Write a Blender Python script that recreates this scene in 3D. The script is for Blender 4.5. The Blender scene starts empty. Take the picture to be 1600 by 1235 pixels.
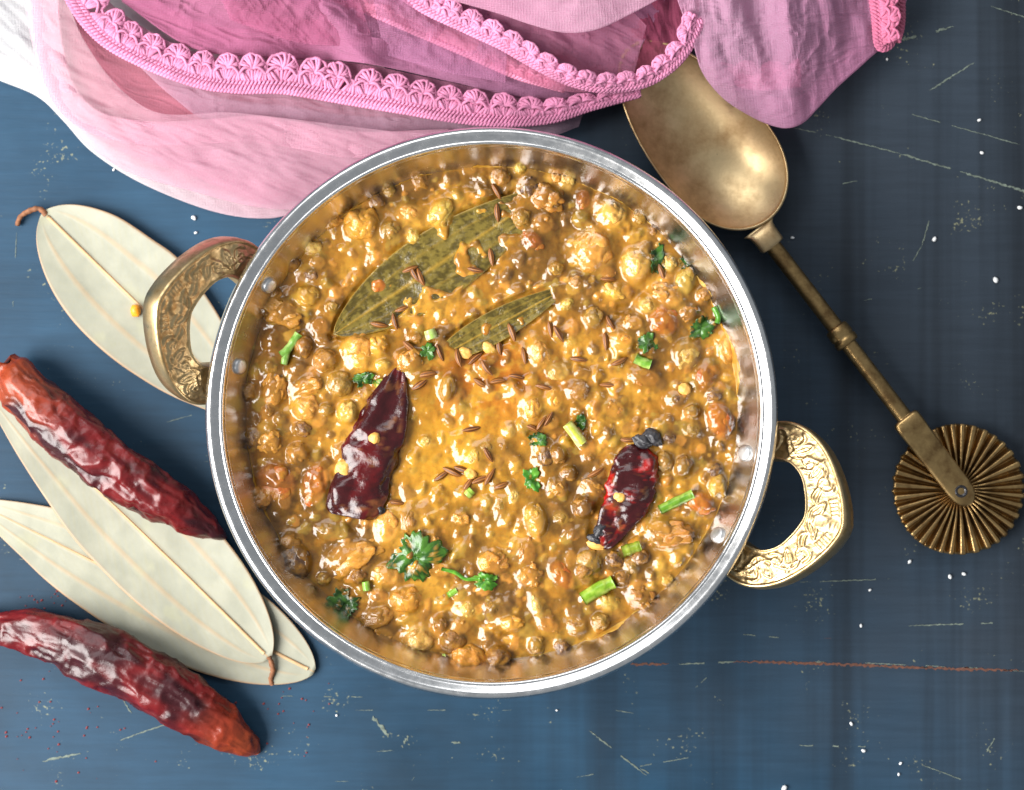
import bpy, math, random
import numpy as np
from mathutils import Vector, Matrix

random.seed(7); RNG = np.random.default_rng(11)
scene = bpy.context.scene
COL = scene.collection

# ------------------------------------------------------------------ camera
H = 0.62            # camera height above the table top (m)
F = 3149.0          # focal length in photo pixels (1600 wide)
cam_d = bpy.data.cameras.new('camera'); cam = bpy.data.objects.new('camera', cam_d); COL.objects.link(cam)
cam.location = (0, 0, H); cam.rotation_euler = (0, 0, 0)
cam_d.sensor_width = 36.0; cam_d.lens = 36.0 * F / 1600.0
cam_d.clip_start = 0.01; cam_d.clip_end = 20
cam_d.dof.use_dof = True; cam_d.dof.focus_distance = H - 0.040; cam_d.dof.aperture_fstop = 13
scene.camera = cam

# ------------------------------------------------------------------ light
world = bpy.data.worlds.new('World'); scene.world = world; world.use_nodes = True
bg = world.node_tree.nodes['Background']
bg.inputs['Color'].default_value = (0.86, 0.93, 1.0, 1); bg.inputs['Strength'].default_value = 0.34

def area(name, loc, target, sx, sy, power, col):
    d = bpy.data.lights.new(name, 'AREA'); d.shape = 'RECTANGLE'; d.size = sx; d.size_y = sy
    d.energy = power; d.color = col
    o = bpy.data.objects.new(name, d); COL.objects.link(o); o.location = loc
    o.rotation_euler = (Vector(target) - Vector(loc)).to_track_quat('-Z', 'Y').to_euler()
    return o
area('window_light', (-0.72, -0.20, 0.62), (0.0, 0.0, 0.02), 0.80, 0.70, 30.0, (1.0, 0.985, 0.96))
area('soft_fill_light', (-0.35, 1.05, 1.15), (0.0, 0.0, 0.0), 1.0, 0.8, 9.0, (0.97, 0.985, 1.0))  # added fill lamp for metal and shaded sides, no second window there

scene.view_settings.view_transform = 'Standard'; scene.view_settings.look = 'None'
scene.view_settings.gamma = 1; scene.view_settings.exposure = 0.0
scene.render.engine = 'CYCLES'
scene.cycles.use_denoising = True
scene.cycles.max_bounces = 8; scene.cycles.caustics_reflective = False; scene.cycles.caustics_refractive = False
scene.cycles.sample_clamp_indirect = 4.0
scene.cycles.transparent_max_bounces = 12

# ------------------------------------------------------------------ helpers
def P(px, py, z=0.0):
    """photo pixel + known height (m) -> world point"""
    k = (H - z) / F
    return np.array([(px - 800.0) * k, -(py - 617.5) * k, z])

def srgb(r, g, b):
    f = lambda c: (c / 255 / 12.92) if c / 255 <= 0.04045 else ((c / 255 + 0.055) / 1.055) ** 2.4
    return np.array([f(r), f(g), f(b)])

def _hash(ix, iy, iz, seed):
    n = (ix.astype(np.int64) * 374761393 + iy.astype(np.int64) * 668265263 + iz.astype(np.int64) * 2147483647 + seed * 1274126177) & 0xFFFFFFFF
    n = ((n ^ (n >> 13)) * 1274126177) & 0xFFFFFFFF
    n = ((n ^ (n >> 16)) * 2246822519) & 0xFFFFFFFF
    return ((n ^ (n >> 15)) & 0xFFFF) / 65535.0 * 2 - 1

def noise(x, y, z=None, seed=0):
    x = np.asarray(x, float); y = np.asarray(y, float)
    z = np.zeros_like(x) if z is None else np.asarray(z, float)
    fx, fy, fz = np.floor(x), np.floor(y), np.floor(z)
    tx, ty, tz = x - fx, y - fy, z - fz
    s = lambda t: t * t * t * (t * (t * 6 - 15) + 10)
    sx, sy, sz = s(tx), s(ty), s(tz)
    ix, iy, iz = fx.astype(np.int64), fy.astype(np.int64), fz.astype(np.int64)
    out = 0
    for dz, wz in ((0, 1 - sz), (1, sz)):
        for dy, wy in ((0, 1 - sy), (1, sy)):
            for dx, wx in ((0, 1 - sx), (1, sx)):
                out = out + wx * wy * wz * _hash(ix + dx, iy + dy, iz + dz, seed)
    return out

def fbm(x, y, z=None, o=4, seed=0, g=0.5):
    a, f, r = 1.0, 1.0, 0
    for i in range(o):
        ca, sa = math.cos(.6 + 1.1 * i), math.sin(.6 + 1.1 * i); x_, y_ = np.asarray(x) * ca - np.asarray(y) * sa, np.asarray(x) * sa + np.asarray(y) * ca
        r = r + a * noise(x_ * f + i * 17.3, y_ * f - i * 9.1, None if z is None else np.asarray(z) * f + i * 3.7, seed + i)
        a *= g; f *= 2.03
    return r

def sstep(a, b, x):
    t = np.clip((np.asarray(x, float) - a) / (b - a), 0, 1); return t * t * (3 - 2 * t)

def mesh(name, v, f, smooth=True, colors=None):
    me = bpy.data.meshes.new(name)
    me.from_pydata([tuple(p) for p in np.asarray(v, float)], [], [tuple(int(i) for i in q) for q in f])
    if smooth: me.polygons.foreach_set('use_smooth', np.ones(len(me.polygons), bool))
    if colors is not None:
        at = me.color_attributes.new('Col', 'FLOAT_COLOR', 'POINT')
        c = np.ones((len(v), 4), np.float32); c[:, :3] = colors
        at.data.foreach_set('color', c.ravel())
    me.update(); return me

def obj(name, me, mat=None, parent=None):
    o = bpy.data.objects.new(name, me); COL.objects.link(o)
    if mat is not None and len(me.materials) == 0: me.materials.append(mat)
    if parent is not None: o.parent = parent
    return o

def tag(o, label, cat, group=None):
    o['label'] = label; o['category'] = cat
    if group: o['group'] = group
    return o

def thing(name, label, cat, loc=(0, 0, 0), group=None):
    o = bpy.data.objects.new(name, None); COL.objects.link(o); o.location = loc; o.empty_display_size = 0.01
    return tag(o, label, cat, group)

def adopt(child, parent):
    """parent keeping the child's world placement (parents are never rotated or scaled)"""
    child.parent = parent; child.matrix_parent_inverse = Matrix.Translation(-Vector(parent.location))
    return child

def grid_faces(nu, nv, wrap_u=False, wrap_v=False, off=0):
    i = np.arange(nu if wrap_u else nu - 1); j = np.arange(nv if wrap_v else nv - 1)
    I, J = np.meshgrid(i, j, indexing='ij'); I2, J2 = (I + 1) % nu, (J + 1) % nv
    return np.stack([I * nv + J, I2 * nv + J, I2 * nv + J2, I * nv + J2], -1).reshape(-1, 4) + off

def catmull(pts, n):
    p = np.asarray(pts, float)
    if len(p) > 2:
        q = np.vstack([2 * p[0] - p[1], p, 2 * p[-1] - p[-2]]); out = []
        for i in range(1, len(q) - 2):
            t = np.linspace(0, 1, 24, endpoint=False)[:, None]
            a, b, c, d = q[i - 1], q[i], q[i + 1], q[i + 2]
            out.append(0.5 * ((2 * b) + (-a + c) * t + (2 * a - 5 * b + 4 * c - d) * t ** 2 + (-a + 3 * b - 3 * c + d) * t ** 3))
        out.append(p[-1:]); p = np.vstack(out)
    s = np.r_[0, np.cumsum(np.linalg.norm(np.diff(p[:, :2], axis=0), axis=1))]
    t = np.linspace(0, s[-1], n)
    return np.stack([np.interp(t, s, p[:, k]) for k in range(p.shape[1])], 1)

def tube(path, rad, sides=8, cap=True, squash=1.0):
    p = np.asarray(path, float); n = len(p)
    rad = np.broadcast_to(np.asarray(rad, float), (n,))
    t = np.gradient(p, axis=0); t /= np.linalg.norm(t, axis=1)[:, None] + 1e-12
    up = np.array([0, 0, 1.0]); s = np.cross(t, up); l = np.linalg.norm(s, axis=1)[:, None]
    s = np.where(l < 1e-3, np.array([1.0, 0, 0]), s / (l + 1e-12)); w = np.cross(s, t)
    a = np.linspace(0, 2 * np.pi, sides, endpoint=False)
    v = p[:, None] + rad[:, None, None] * (np.cos(a)[None, :, None] * s[:, None] + squash * np.sin(a)[None, :, None] * w[:, None])
    f = [tuple(q) for q in grid_faces(n, sides, wrap_v=True)]
    v = v.reshape(-1, 3)
    if cap: f += [tuple(range(sides - 1, -1, -1)), tuple(range((n - 1) * sides, n * sides))]
    return v, f

def join(parts):
    V, Fc, o = [], [], 0
    for v, f in parts:
        V.append(np.asarray(v)); Fc += [tuple(int(i) + o for i in q) for q in f]; o += len(v)
    return np.vstack(V), Fc

def lathe(prof, n=256):
    pr = np.asarray(prof, float); a = np.linspace(0, 2 * np.pi, n, endpoint=False)
    v = np.stack([np.cos(a)[:, None] * pr[None, :, 0], np.sin(a)[:, None] * pr[None, :, 0], np.broadcast_to(pr[None, :, 1], (n, len(pr)))], -1)
    return v.reshape(-1, 3), [tuple(q) for q in grid_faces(n, len(pr), wrap_u=True)]

# ------------------------------------------------------------------ materials
def mat(name):
    m = bpy.data.materials.new(name); m.use_nodes = True; nt = m.node_tree
    return m, nt, nt.nodes['Principled BSDF']
def nd(nt, kind, **kw):
    n = nt.nodes.new(kind)
    for k, v in kw.items():
        if k in n.inputs: n.inputs[k].default_value = v
        else: setattr(n, k, v)
    return n
def ramp(nt, src, stops):
    r = nt.nodes.new('ShaderNodeValToRGB'); e = r.color_ramp.elements
    while len(e) < len(stops): e.new(0.5)
    for el, (p, c) in zip(e, stops): el.position = p; el.color = (*c, 1) if len(c) == 3 else c
    nt.links.new(src, r.inputs[0]); return r.outputs['Color']
def mix(nt, fac, a, b, blend='MIX'):
    m = nt.nodes.new('ShaderNodeMix'); m.data_type = 'RGBA'; m.blend_type = blend
    for s, v in ((0, fac), (6, a), (7, b)):
        if isinstance(v, (int, float)): m.inputs[s].default_value = v
        elif isinstance(v, (tuple, list, np.ndarray)): m.inputs[s].default_value = (*v[:3], 1)
        else: nt.links.new(v, m.inputs[s])
    return m.outputs[2]
def coords(nt, scale=1.0, kind='Object', sc3=None):
    t = nt.nodes.new('ShaderNodeTexCoord'); m = nt.nodes.new('ShaderNodeMapping')
    m.inputs['Scale'].default_value = sc3 or (scale,) * 3
    nt.links.new(t.outputs[kind], m.inputs[0]); return m.outputs[0]
def ntex(nt, vec, scale, detail=4, rough=0.55):
    n = nd(nt, 'ShaderNodeTexNoise', Scale=scale, Detail=detail, Roughness=rough); nt.links.new(vec, n.inputs['Vector']); return n.outputs['Fac']
def bump(nt, bs, hgt, strength, dist, prev=None):
    b = nd(nt, 'ShaderNodeBump', Strength=strength, Distance=dist); nt.links.new(hgt, b.inputs['Height'])
    if prev is not None: nt.links.new(prev, b.inputs['Normal'])
    nt.links.new(b.outputs[0], bs.inputs['Normal']); return b.outputs[0]
def attr(nt):
    a = nt.nodes.new('ShaderNodeVertexColor'); a.layer_name = 'Col'; return a.outputs['Color']

def m_table():
    m, nt, b = mat('table_paint')
    c = coords(nt)
    big = ntex(nt, c, 9, 5, 0.6)
    base = ramp(nt, big, [(0.30, srgb(25, 46, 62)), (0.52, srgb(33, 62, 84)), (0.72, srgb(42, 74, 98))])
    # worn dark vertical brush bands
    v = ntex(nt, coords(nt, sc3=(55, 1.6, 1)), 1.0, 4, 0.6)
    vm = ramp(nt, v, [(0.46, (0, 0, 0)), (0.72, (1, 1, 1))])
    side = nd(nt, 'ShaderNodeSeparateXYZ'); nt.links.new(c, side.inputs[0])
    sx = nd(nt, 'ShaderNodeMapRange'); sx.inputs[1].default_value = -0.06; sx.inputs[2].default_value = 0.12
    nt.links.new(side.outputs[0], sx.inputs[0])
    wob = nd(nt, 'ShaderNodeMath', operation='MULTIPLY'); nt.links.new(sx.outputs[0], wob.inputs[0]); nt.links.new(vm, wob.inputs[1])
    # grey paint tone, plus dimming away from the window put into the colour
    grey_tone = ntex(nt, c, 6, 4, 0.6)
    oa = nd(nt, 'ShaderNodeMath', operation='MULTIPLY_ADD'); nt.links.new(side.outputs[0], oa.inputs[0]); oa.inputs[1].default_value = 3.2
    nt.links.new(grey_tone, oa.inputs[2])
    ob = nd(nt, 'ShaderNodeMath', operation='MULTIPLY_ADD'); nt.links.new(side.outputs[1], ob.inputs[0]); ob.inputs[1].default_value = 2.6
    nt.links.new(oa.outputs[0], ob.inputs[2])
    om = ramp(nt, ob.outputs[0], [(0.40, (0, 0, 0)), (0.86, (1, 1, 1))])
    base = mix(nt, om, base, srgb(47, 56, 66))
    base = mix(nt, wob.outputs[0], base, srgb(24, 29, 35))
    fine = ntex(nt, coords(nt, sc3=(30, 420, 1)), 1.0, 4, 0.7)
    base = mix(nt, 0.22, base, ramp(nt, fine, [(0.3, (0.25, 0.25, 0.25)), (0.7, (0.75, 0.75, 0.75))]), 'OVERLAY')
    sp = ntex(nt, c, 900, 2, 0.5); spm = ntex(nt, c, 60, 3, 0.6)
    spx = nd(nt, 'ShaderNodeMath', operation='MULTIPLY'); nt.links.new(sp, spx.inputs[0]); nt.links.new(spm, spx.inputs[1])
    base = mix(nt, ramp(nt, spx.outputs[0], [(0.40, (0, 0, 0)), (0.47, (0.55, 0.55, 0.55))]), base, srgb(150, 150, 115))
    nt.links.new(base, b.inputs['Base Color'])
    nt.links.new(ramp(nt, ntex(nt, c, 40, 4), [(0.3, (0.40,) * 3), (0.7, (0.56,) * 3)]), b.inputs['Roughness'])
    b.inputs['Specular IOR Level'].default_value = 0.22
    bump(nt, b, fine, 0.25, 0.0004)
    return m

def m_flat(name, col, rough=0.6, nscale=400, amt=0.25, bumpd=0.0002, spec=0.5):
    m, nt, b = mat(name); c = coords(nt); n = ntex(nt, c, nscale, 4)
    k = np.asarray(col)
    nt.links.new(ramp(nt, n, [(0.25, k * (1 - amt)), (0.75, np.minimum(k * (1 + amt), 1))]), b.inputs['Base Color'])
    b.inputs['Roughness'].default_value = rough; b.inputs['Specular IOR Level'].default_value = spec
    bump(nt, b, n, 0.3, bumpd); return m

def m_steel(name, rough=0.2, col=(0.66, 0.65, 0.64), sc=(3, 3, 900), br=0.12):
    m, nt, b = mat(name); b.inputs['Metallic'].default_value = 1
    # ring-wise brushing: height-and-radius bands plus fine scuffs
    c = coords(nt, sc3=sc); n = ntex(nt, c, 1.0, 3, 0.6)
    s = ntex(nt, coords(nt), 260, 4, 0.7)
    nt.links.new(ramp(nt, s, [(0.3, np.array(col) * 0.88), (0.7, np.array(col))]), b.inputs['Base Color'])
    nt.links.new(ramp(nt, s, [(0.3, (rough * 0.75,) * 3), (0.75, (rough * 1.35,) * 3)]), b.inputs['Roughness'])
    bump(nt, b, n, br, 0.0002); return m

def m_brass(name, col, dark, rough, nscale=120, lo=0.35, hi=0.6, bd=0.00015):
    m, nt, b = mat(name); b.inputs['Metallic'].default_value = 1
    c = coords(nt); n = ntex(nt, c, nscale, 6, 0.65); f = ntex(nt, c, 1500, 3, 0.6)
    nt.links.new(ramp(nt, n, [(lo, np.asarray(dark)), (hi, np.asarray(col))]), b.inputs['Base Color'])
    nt.links.new(ramp(nt, n, [(0.3, (rough * 1.4,) * 3), (0.7, (rough * 0.8,) * 3)]), b.inputs['Roughness'])
    bump(nt, b, f, 0.25, bd); return m

def m_gravy():
    m, nt, b = mat('gravy')
    c = coords(nt)
    col = attr(nt)
    n1 = ntex(nt, c, 420, 3, 0.5); n2 = ntex(nt, c, 2600, 2, 0.6)
    col = mix(nt, 0.25, col, ramp(nt, n1, [(0.3, (0.3, 0.3, 0.3)), (0.7, (0.7, 0.7, 0.7))]), 'OVERLAY')
    col = mix(nt, ramp(nt, n2, [(0.68, (0, 0, 0)), (0.76, (0.55, 0.55, 0.55))]), col, srgb(105, 48, 12))
    nt.links.new(col, b.inputs['Base Color'])
    nt.links.new(ramp(nt, n1, [(0.3, (0.07,) * 3), (0.75, (0.20,) * 3)]), b.inputs['Roughness'])
    b.inputs['Subsurface Weight'].default_value = 0.35; b.inputs['Subsurface Radius'].default_value = (1.0, 0.5, 0.12)
    b.inputs['Subsurface Scale'].default_value = 0.0014
    b.inputs['Specular IOR Level'].default_value = 0.62
    bump(nt, b, n1, 0.25, 0.0007); return m

def m_pulse():
    m, nt, b = mat('cooked_pulse')
    oi = nt.nodes.new('ShaderNodeObjectInfo')
    tc = coords(nt, 1.0, 'Generated'); c = coords(nt)
    n = ntex(nt, tc, 3.2, 4, 0.6); f = ntex(nt, tc, 14, 3, 0.6)
    coat = ramp(nt, n, [(0.42, (0, 0, 0)), (0.62, (0.85, 0.85, 0.85))])
    col = mix(nt, 0.4, oi.outputs['Color'], ramp(nt, f, [(0.3, (0.25,) * 3), (0.7, (0.75,) * 3)]), 'OVERLAY')
    col = mix(nt, coat, col, srgb(164, 114, 36))
    nt.links.new(col, b.inputs['Base Color'])
    nt.links.new(ramp(nt, f, [(0.3, (0.07,) * 3), (0.75, (0.18,) * 3)]), b.inputs['Roughness'])
    b.inputs['Subsurface Weight'].default_value = 0.3; b.inputs['Subsurface Radius'].default_value = (1.0, 0.5, 0.15)
    b.inputs['Subsurface Scale'].default_value = 0.0012
    b.inputs['Specular IOR Level'].default_value = 0.6
    bump(nt, b, f, 0.35, 0.0006); return m

def m_dry_chilli():
    m, nt, b = mat('dried_chilli_skin')
    c = coords(nt); col = attr(nt); n = ntex(nt, c, 330, 5, 0.65)
    col = mix(nt, 0.5, col, ramp(nt, n, [(0.3, (0.22,) * 3), (0.72, (0.74,) * 3)]), 'OVERLAY')
    nt.links.new(col, b.inputs['Base Color'])
    nt.links.new(ramp(nt, n, [(0.3, (0.22,) * 3), (0.7, (0.40,) * 3)]), b.inputs['Roughness'])
    b.inputs['Specular IOR Level'].default_value = 0.55
    bump(nt, b, n, 0.35, 0.0007); return m

def m_attr(name, rough, spec=0.5, nscale=500, ov=0.3, bd=0.0003, bs=0.3, coat=0.0, trans=0.0):
    m, nt, b = mat(name); c = coords(nt); col = attr(nt); n = ntex(nt, c, nscale, 5, 0.6)
    col = mix(nt, ov, col, ramp(nt, n, [(0.3, (0.3,) * 3), (0.7, (0.7,) * 3)]), 'OVERLAY')
    nt.links.new(col, b.inputs['Base Color']); b.inputs['Roughness'].default_value = rough
    b.inputs['Specular IOR Level'].default_value = spec; b.inputs['Coat Weight'].default_value = coat; b.inputs['Coat Roughness'].default_value = 0.08
    bump(nt, b, n, bs, bd)
    if trans > 0:
        out = nt.nodes['Material Output']; t = nt.nodes.new('ShaderNodeBsdfTranslucent'); nt.links.new(col, t.inputs[0])
        mx = nd(nt, 'ShaderNodeMixShader'); mx.inputs[0].default_value = trans
        nt.links.new(b.outputs[0], mx.inputs[1]); nt.links.new(t.outputs[0], mx.inputs[2]); nt.links.new(mx.outputs[0], out.inputs[0])
    return m

def m_chiffon(name, alpha):
    m, nt, b = mat(name); col = attr(nt); out = nt.nodes['Material Output']
    c = coords(nt)
    w1 = nd(nt, 'ShaderNodeTexWave', Scale=700.0, Distortion=4.0, Detail=2.0); w1.inputs['Detail Scale'].default_value = 0.6
    w2 = nd(nt, 'ShaderNodeTexWave', Scale=700.0, Distortion=4.0, Detail=2.0); w2.bands_direction = 'Y'; w2.inputs['Detail Scale'].default_value = 0.6
    nt.links.new(c, w1.inputs[0]); nt.links.new(c, w2.inputs[0])
    wv = nd(nt, 'ShaderNodeMath', operation='ADD'); nt.links.new(w1.outputs[1], wv.inputs[0]); nt.links.new(w2.outputs[1], wv.inputs[1])
    cr = ntex(nt, coords(nt, sc3=(70, 420, 200)), 1.0, 3, 0.6)   # crepe crinkle
    h = nd(nt, 'ShaderNodeMath', operation='MULTIPLY_ADD'); nt.links.new(cr, h.inputs[0]); h.inputs[1].default_value = 2.4; nt.links.new(wv.outputs[0], h.inputs[2])
    col = mix(nt, 0.12, col, ramp(nt, wv.outputs[0], [(0.2, (0.36,) * 3), (0.9, (0.66,) * 3)]), 'OVERLAY')
    gn = ntex(nt, coords(nt, sc3=(2600, 1500, 1500)), 1.0, 2, 0.6)
    col = mix(nt, 0.30, col, ramp(nt, gn, [(0.3, (0.32,) * 3), (0.7, (0.68,) * 3)]), 'OVERLAY')
    nt.links.new(col, b.inputs['Base Color']); b.inputs['Roughness'].default_value = 0.75
    b.inputs['Sheen Weight'].default_value = 0.25; b.inputs['Sheen Roughness'].default_value = 0.5; b.inputs['Specular IOR Level'].default_value = 0.25
    bn = bump(nt, b, h.outputs[0], 0.6, 0.00035)
    t = nt.nodes.new('ShaderNodeBsdfTranslucent'); nt.links.new(col, t.inputs[0]); nt.links.new(bn, t.inputs['Normal'])
    tr = nt.nodes.new('ShaderNodeBsdfTransparent')
    m1 = nd(nt, 'ShaderNodeMixShader'); m1.inputs[0].default_value = 0.35
    nt.links.new(b.outputs[0], m1.inputs[1]); nt.links.new(t.outputs[0], m1.inputs[2])
    m2 = nd(nt, 'ShaderNodeMixShader'); m2.inputs[0].default_value = alpha
    nt.links.new(tr.outputs[0], m2.inputs[1]); nt.links.new(m1.outputs[0], m2.inputs[2]); nt.links.new(m2.outputs[0], out.inputs[0])
    return m

M = dict(
    table=m_table(),
    scratch=m_flat('bare_scratch', srgb(96, 106, 96), 0.7, 900, 0.5), rust=m_flat('red_undercoat', srgb(92, 56, 42), 0.7, 900, 0.5),
    salt=m_flat('salt', (0.8, 0.8, 0.8), 0.3),
    steel=m_steel('steel_bowl', 0.22, (0.74, 0.73, 0.72)), lip=m_steel('steel_lip', 0.24, (0.82, 0.81, 0.80), (3, 3, 600), 0.08),
    rivet=m_steel('steel_rivet', 0.42, (0.72, 0.72, 0.72), (300, 300, 300), 0.2),
    handle=m_brass('handle_brass', (0.66, 0.48, 0.25), (0.34, 0.23, 0.10), 0.34, 300, 0.3, 0.55),
    spoon=m_brass('spoon_brass', (0.66, 0.49, 0.27), (0.36, 0.23, 0.11), 0.42, 70),
    spoon_d=m_brass('aged_brass', (0.50, 0.33, 0.14), (0.20, 0.12, 0.05), 0.34, 160),
    gravy=m_gravy(), pulse=m_pulse(), chilli=m_dry_chilli(),
    leaf=m_attr('dried_bay_leaf', 0.5, 0.35, 260, 0.10, 0.0002, 0.3, trans=0.12),
    wetleaf=m_attr('cooked_bay_leaf', 0.13, 0.6, 900, 0.45, 0.0005, 0.45),
    wetchilli=m_attr('cooked_chilli_skin', 0.16, 0.5, 420, 0.5, 0.0006, 0.4, coat=0.12),
    herb=m_attr('coriander', 0.25, 0.6, 600, 0.4, 0.0004, 0.4, trans=0.15),
    cumin=m_attr('cumin', 0.3, 0.5, 900, 0.3),
    seed=m_flat('chilli_seed', srgb(225, 170, 85), 0.25, 500),
    stalk=m_flat('dry_stalk', srgb(128, 82, 52), 0.75, 600, 0.45, 0.0004),
    char=m_flat('charred_skin', srgb(42, 40, 44), 0.22, 500, 0.5),
    crumb=m_flat('curry_crumb', srgb(235, 150, 35), 0.4, 500),
    flake=m_flat('chilli_flake', srgb(110, 28, 30), 0.6),
    chiffon=m_chiffon('chiffon', 0.72), sheer=m_chiffon('sheer_chiffon', 0.42),
    thread=m_attr('crochet_thread', 0.8, 0.25, 1800, 0.5, 0.0003, 0.6),
)

# ================================================================== TABLE
tv = [(-0.7, -0.6, -0.03), (0.7, -0.6, -0.03), (0.7, 0.6, -0.03), (-0.7, 0.6, -0.03), (-0.7, -0.6, 0), (0.7, -0.6, 0), (0.7, 0.6, 0), (-0.7, 0.6, 0)]
table = obj('table_top', mesh('table_top', tv, [(3, 2, 1, 0), (4, 5, 6, 7), (0, 1, 5, 4), (1, 2, 6, 5), (2, 3, 7, 6), (3, 0, 4, 7)], smooth=False), M['table'])
table['kind'] = 'structure'; table['label'] = 'dark blue painted wooden table top with worn scratches'

def scratch(pts, wpx, material, gap=0.35, seed=0, jag=0.6):
    r = np.random.default_rng(seed); n = max(12, int(np.hypot(pts[-1][0] - pts[0][0], pts[-1][1] - pts[0][1]) / 3))
    c = catmull([(x, y) for x, y in pts], n); d = np.gradient(c, axis=0); d /= np.linalg.norm(d, axis=1)[:, None] + 1e-9
    nn = np.stack([-d[:, 1], d[:, 0]], 1); w = wpx * 0.36 * (1 + jag * r.uniform(-1, 1, n)); off = r.uniform(-0.5, 0.5, n) * wpx * jag
    s = np.linspace(0, 1, n); w *= np.minimum(1, np.minimum(s, 1 - s) * 6 + 0.25)
    keep = noise(s * n / 7 + seed * 3.3, s * 0, seed=seed) > (gap * 2 - 1)
    V, Fc = [], []
    for i in range(n - 1):
        if not (keep[i] and keep[i + 1]): continue
        k = len(V)
        for j, sg in ((i, 1), (i, -1), (i + 1, -1), (i + 1, 1)):
            q = c[j] + nn[j] * (off[j] + sg * w[j]); V.append(P(q[0], q[1], 0.00012))
        Fc.append((k + 1, k, k + 3, k + 2) if False else (k, k + 1, k + 2, k + 3))
    if not V: return
    o = obj('scratch', mesh('scratch', V, Fc, smooth=False), material); o.parent = table

S = M['scratch']
scratch([(985, 1038), (1045, 1038)], 4.5, M['rust'], 0.1, 1)
scratch([(1060, 1038), (1150, 1034)], 3, S, 0.3, 2)
scratch([(1145, 1034), (1280, 1037), (1450, 1044), (1610, 1048)], 5, M['rust'], 0.06, 3)
scratch([(1200, 1033.5), (1340, 1036), (1500, 1043), (1610, 1050)], 1.6, S, 0.45, 4)
for i, (a, b_, w, g) in enumerate([
    ((1240, 200), (1300, 213), 1.8, .4), ((1300, 213), (1405, 240), 2.2, .3), ((1405, 240), (1500, 268), 3.2, .2), ((1500, 268), (1610, 302), 3.6, .15),
    ((1452, 142), (1522, 98), 2.6, .25), ((1395, 66), (1490, 42), 4.5, .45), ((1410, 175), (1600, 228), 1.6, .5), ((1548, 10), (1610, 30), 1.5, .3),
    ((582, 1120), (607, 1152), 6, .12), ((630, 1162), (638, 1150), 5, .2), ((705, 1160), (720, 1161), 4, .1), ((918, 1140), (1010, 1212), 2.4, .25),
    ((66, 1190), (135, 1175), 3.6, .2), ((135, 1175), (265, 1130), 2.2, .4), ((430, 1180), (470, 1240), 1.6, .4), ((355, 1030), (480, 1062), 1.2, .5),
    ((1000, 1200), (1050, 1232), 2, .3), ((1525, 1200), (1570, 1130), 2.4, .45), ((1440, 1195), (1545, 1235), 1.6, .4), ((1150, 920), (1220, 907), 1.8, .5),
    ((1250, 910), (1390, 905), 2.0, .5), ((1420, 978), (1600, 972), 2.0, .6), ((1140, 990), (1260, 1000), 1.5, .6), ((1240, 1165), (1420, 1168), 2, .6),
    ((1440, 385), (1452, 345), 2.2, .3), ((1425, 410), (1440, 385), 1.4, .3), ((555, 1110), (800, 1110), 1.4, .65), ((430, 1088), (640, 1090), 1.4, .6),
    ((260, 660), (330, 640), 1.3, .5), ((1350, 470), (1440, 450), 1.4, .6), ((20, 480), (26, 360), 1.2, .6), ((850, 1090), (990, 1115), 1.4, .6),
    ((640, 1225), (700, 1140), 1.2, .6), ((900, 1215), (1100, 1180), 1.3, .65), ((190, 1090), (205, 1115), 2, .2), ((1300, 290), (1340, 283), 1.6, .4)]):
    scratch([a, b_], w, S, g, 20 + i)
r = np.random.default_rng(5)
for i in range(24):   # short nicks
    x, y = r.uniform(0, 1600), r.uniform(0, 1235); a = r.normal(0.1, 0.5); l = r.uniform(5, 26)
    if (x - 768) ** 2 + (y - 646) ** 2 < 440 ** 2: continue
    scratch([(x, y), (x + l * math.cos(a), y + l * math.sin(a))], r.uniform(0.6, 1.5), S if i % 7 else M['rust'], 0.3, 200 + i)

# ================================================================== POT
pc = P(768, 646, 0.050); PCX, PCY = pc[0], pc[1]
pot = thing('karahi_pot', 'round steel serving pan filled with curry, two brass handles', 'pan', (PCX, PCY, 0))
inner = [(0, 2.4), (30, 2.5), (46, 3.2), (53, 6), (60, 13), (64.5, 22.5), (68.4, 31), (71.0, 36.5), (73.4, 41.5), (75.2, 45.5), (76.1, 48.1)]
outer = [(77.2, 47.8), (76.2, 44.5), (74.0, 39.5), (70.2, 31), (66, 22), (61, 11.5), (54, 4.2), (47, 0.9), (45, 0.3), (0, 0.3)]
def smooth_prof(p, n): return catmull(p, n)
v, f = lathe(np.vstack([smooth_prof(inner, 60), smooth_prof(outer, 50)]) / 1000.0, 220)
obj('bowl', mesh('bowl', v, f), M['steel'], pot)
lipp = [(75.75, 47.4), (75.95, 48.4), (76.3, 49.1), (76.75, 49.4), (77.1, 49.3), (77.4, 49.4), (78.2, 49.95), (78.9, 50.4), (79.5, 50.55), (80.1, 50.4), (80.65, 49.9), (81.05, 49.1), (81.15, 48.2), (80.8, 47.5), (80.2, 47.3), (79.6, 47.6), (78.4, 48.0), (77.4, 47.3), (76.6, 46.8), (75.75, 47.4)]
v, f = lathe(catmull(lipp, 110) / 1000.0, 300)
obj('rim', mesh('rim', v, f), M['lip'], pot)

def wall_r(z): # inner wall radius in mm
    p = np.array(inner); return np.interp(z, p[:, 1], p[:, 0])
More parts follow.
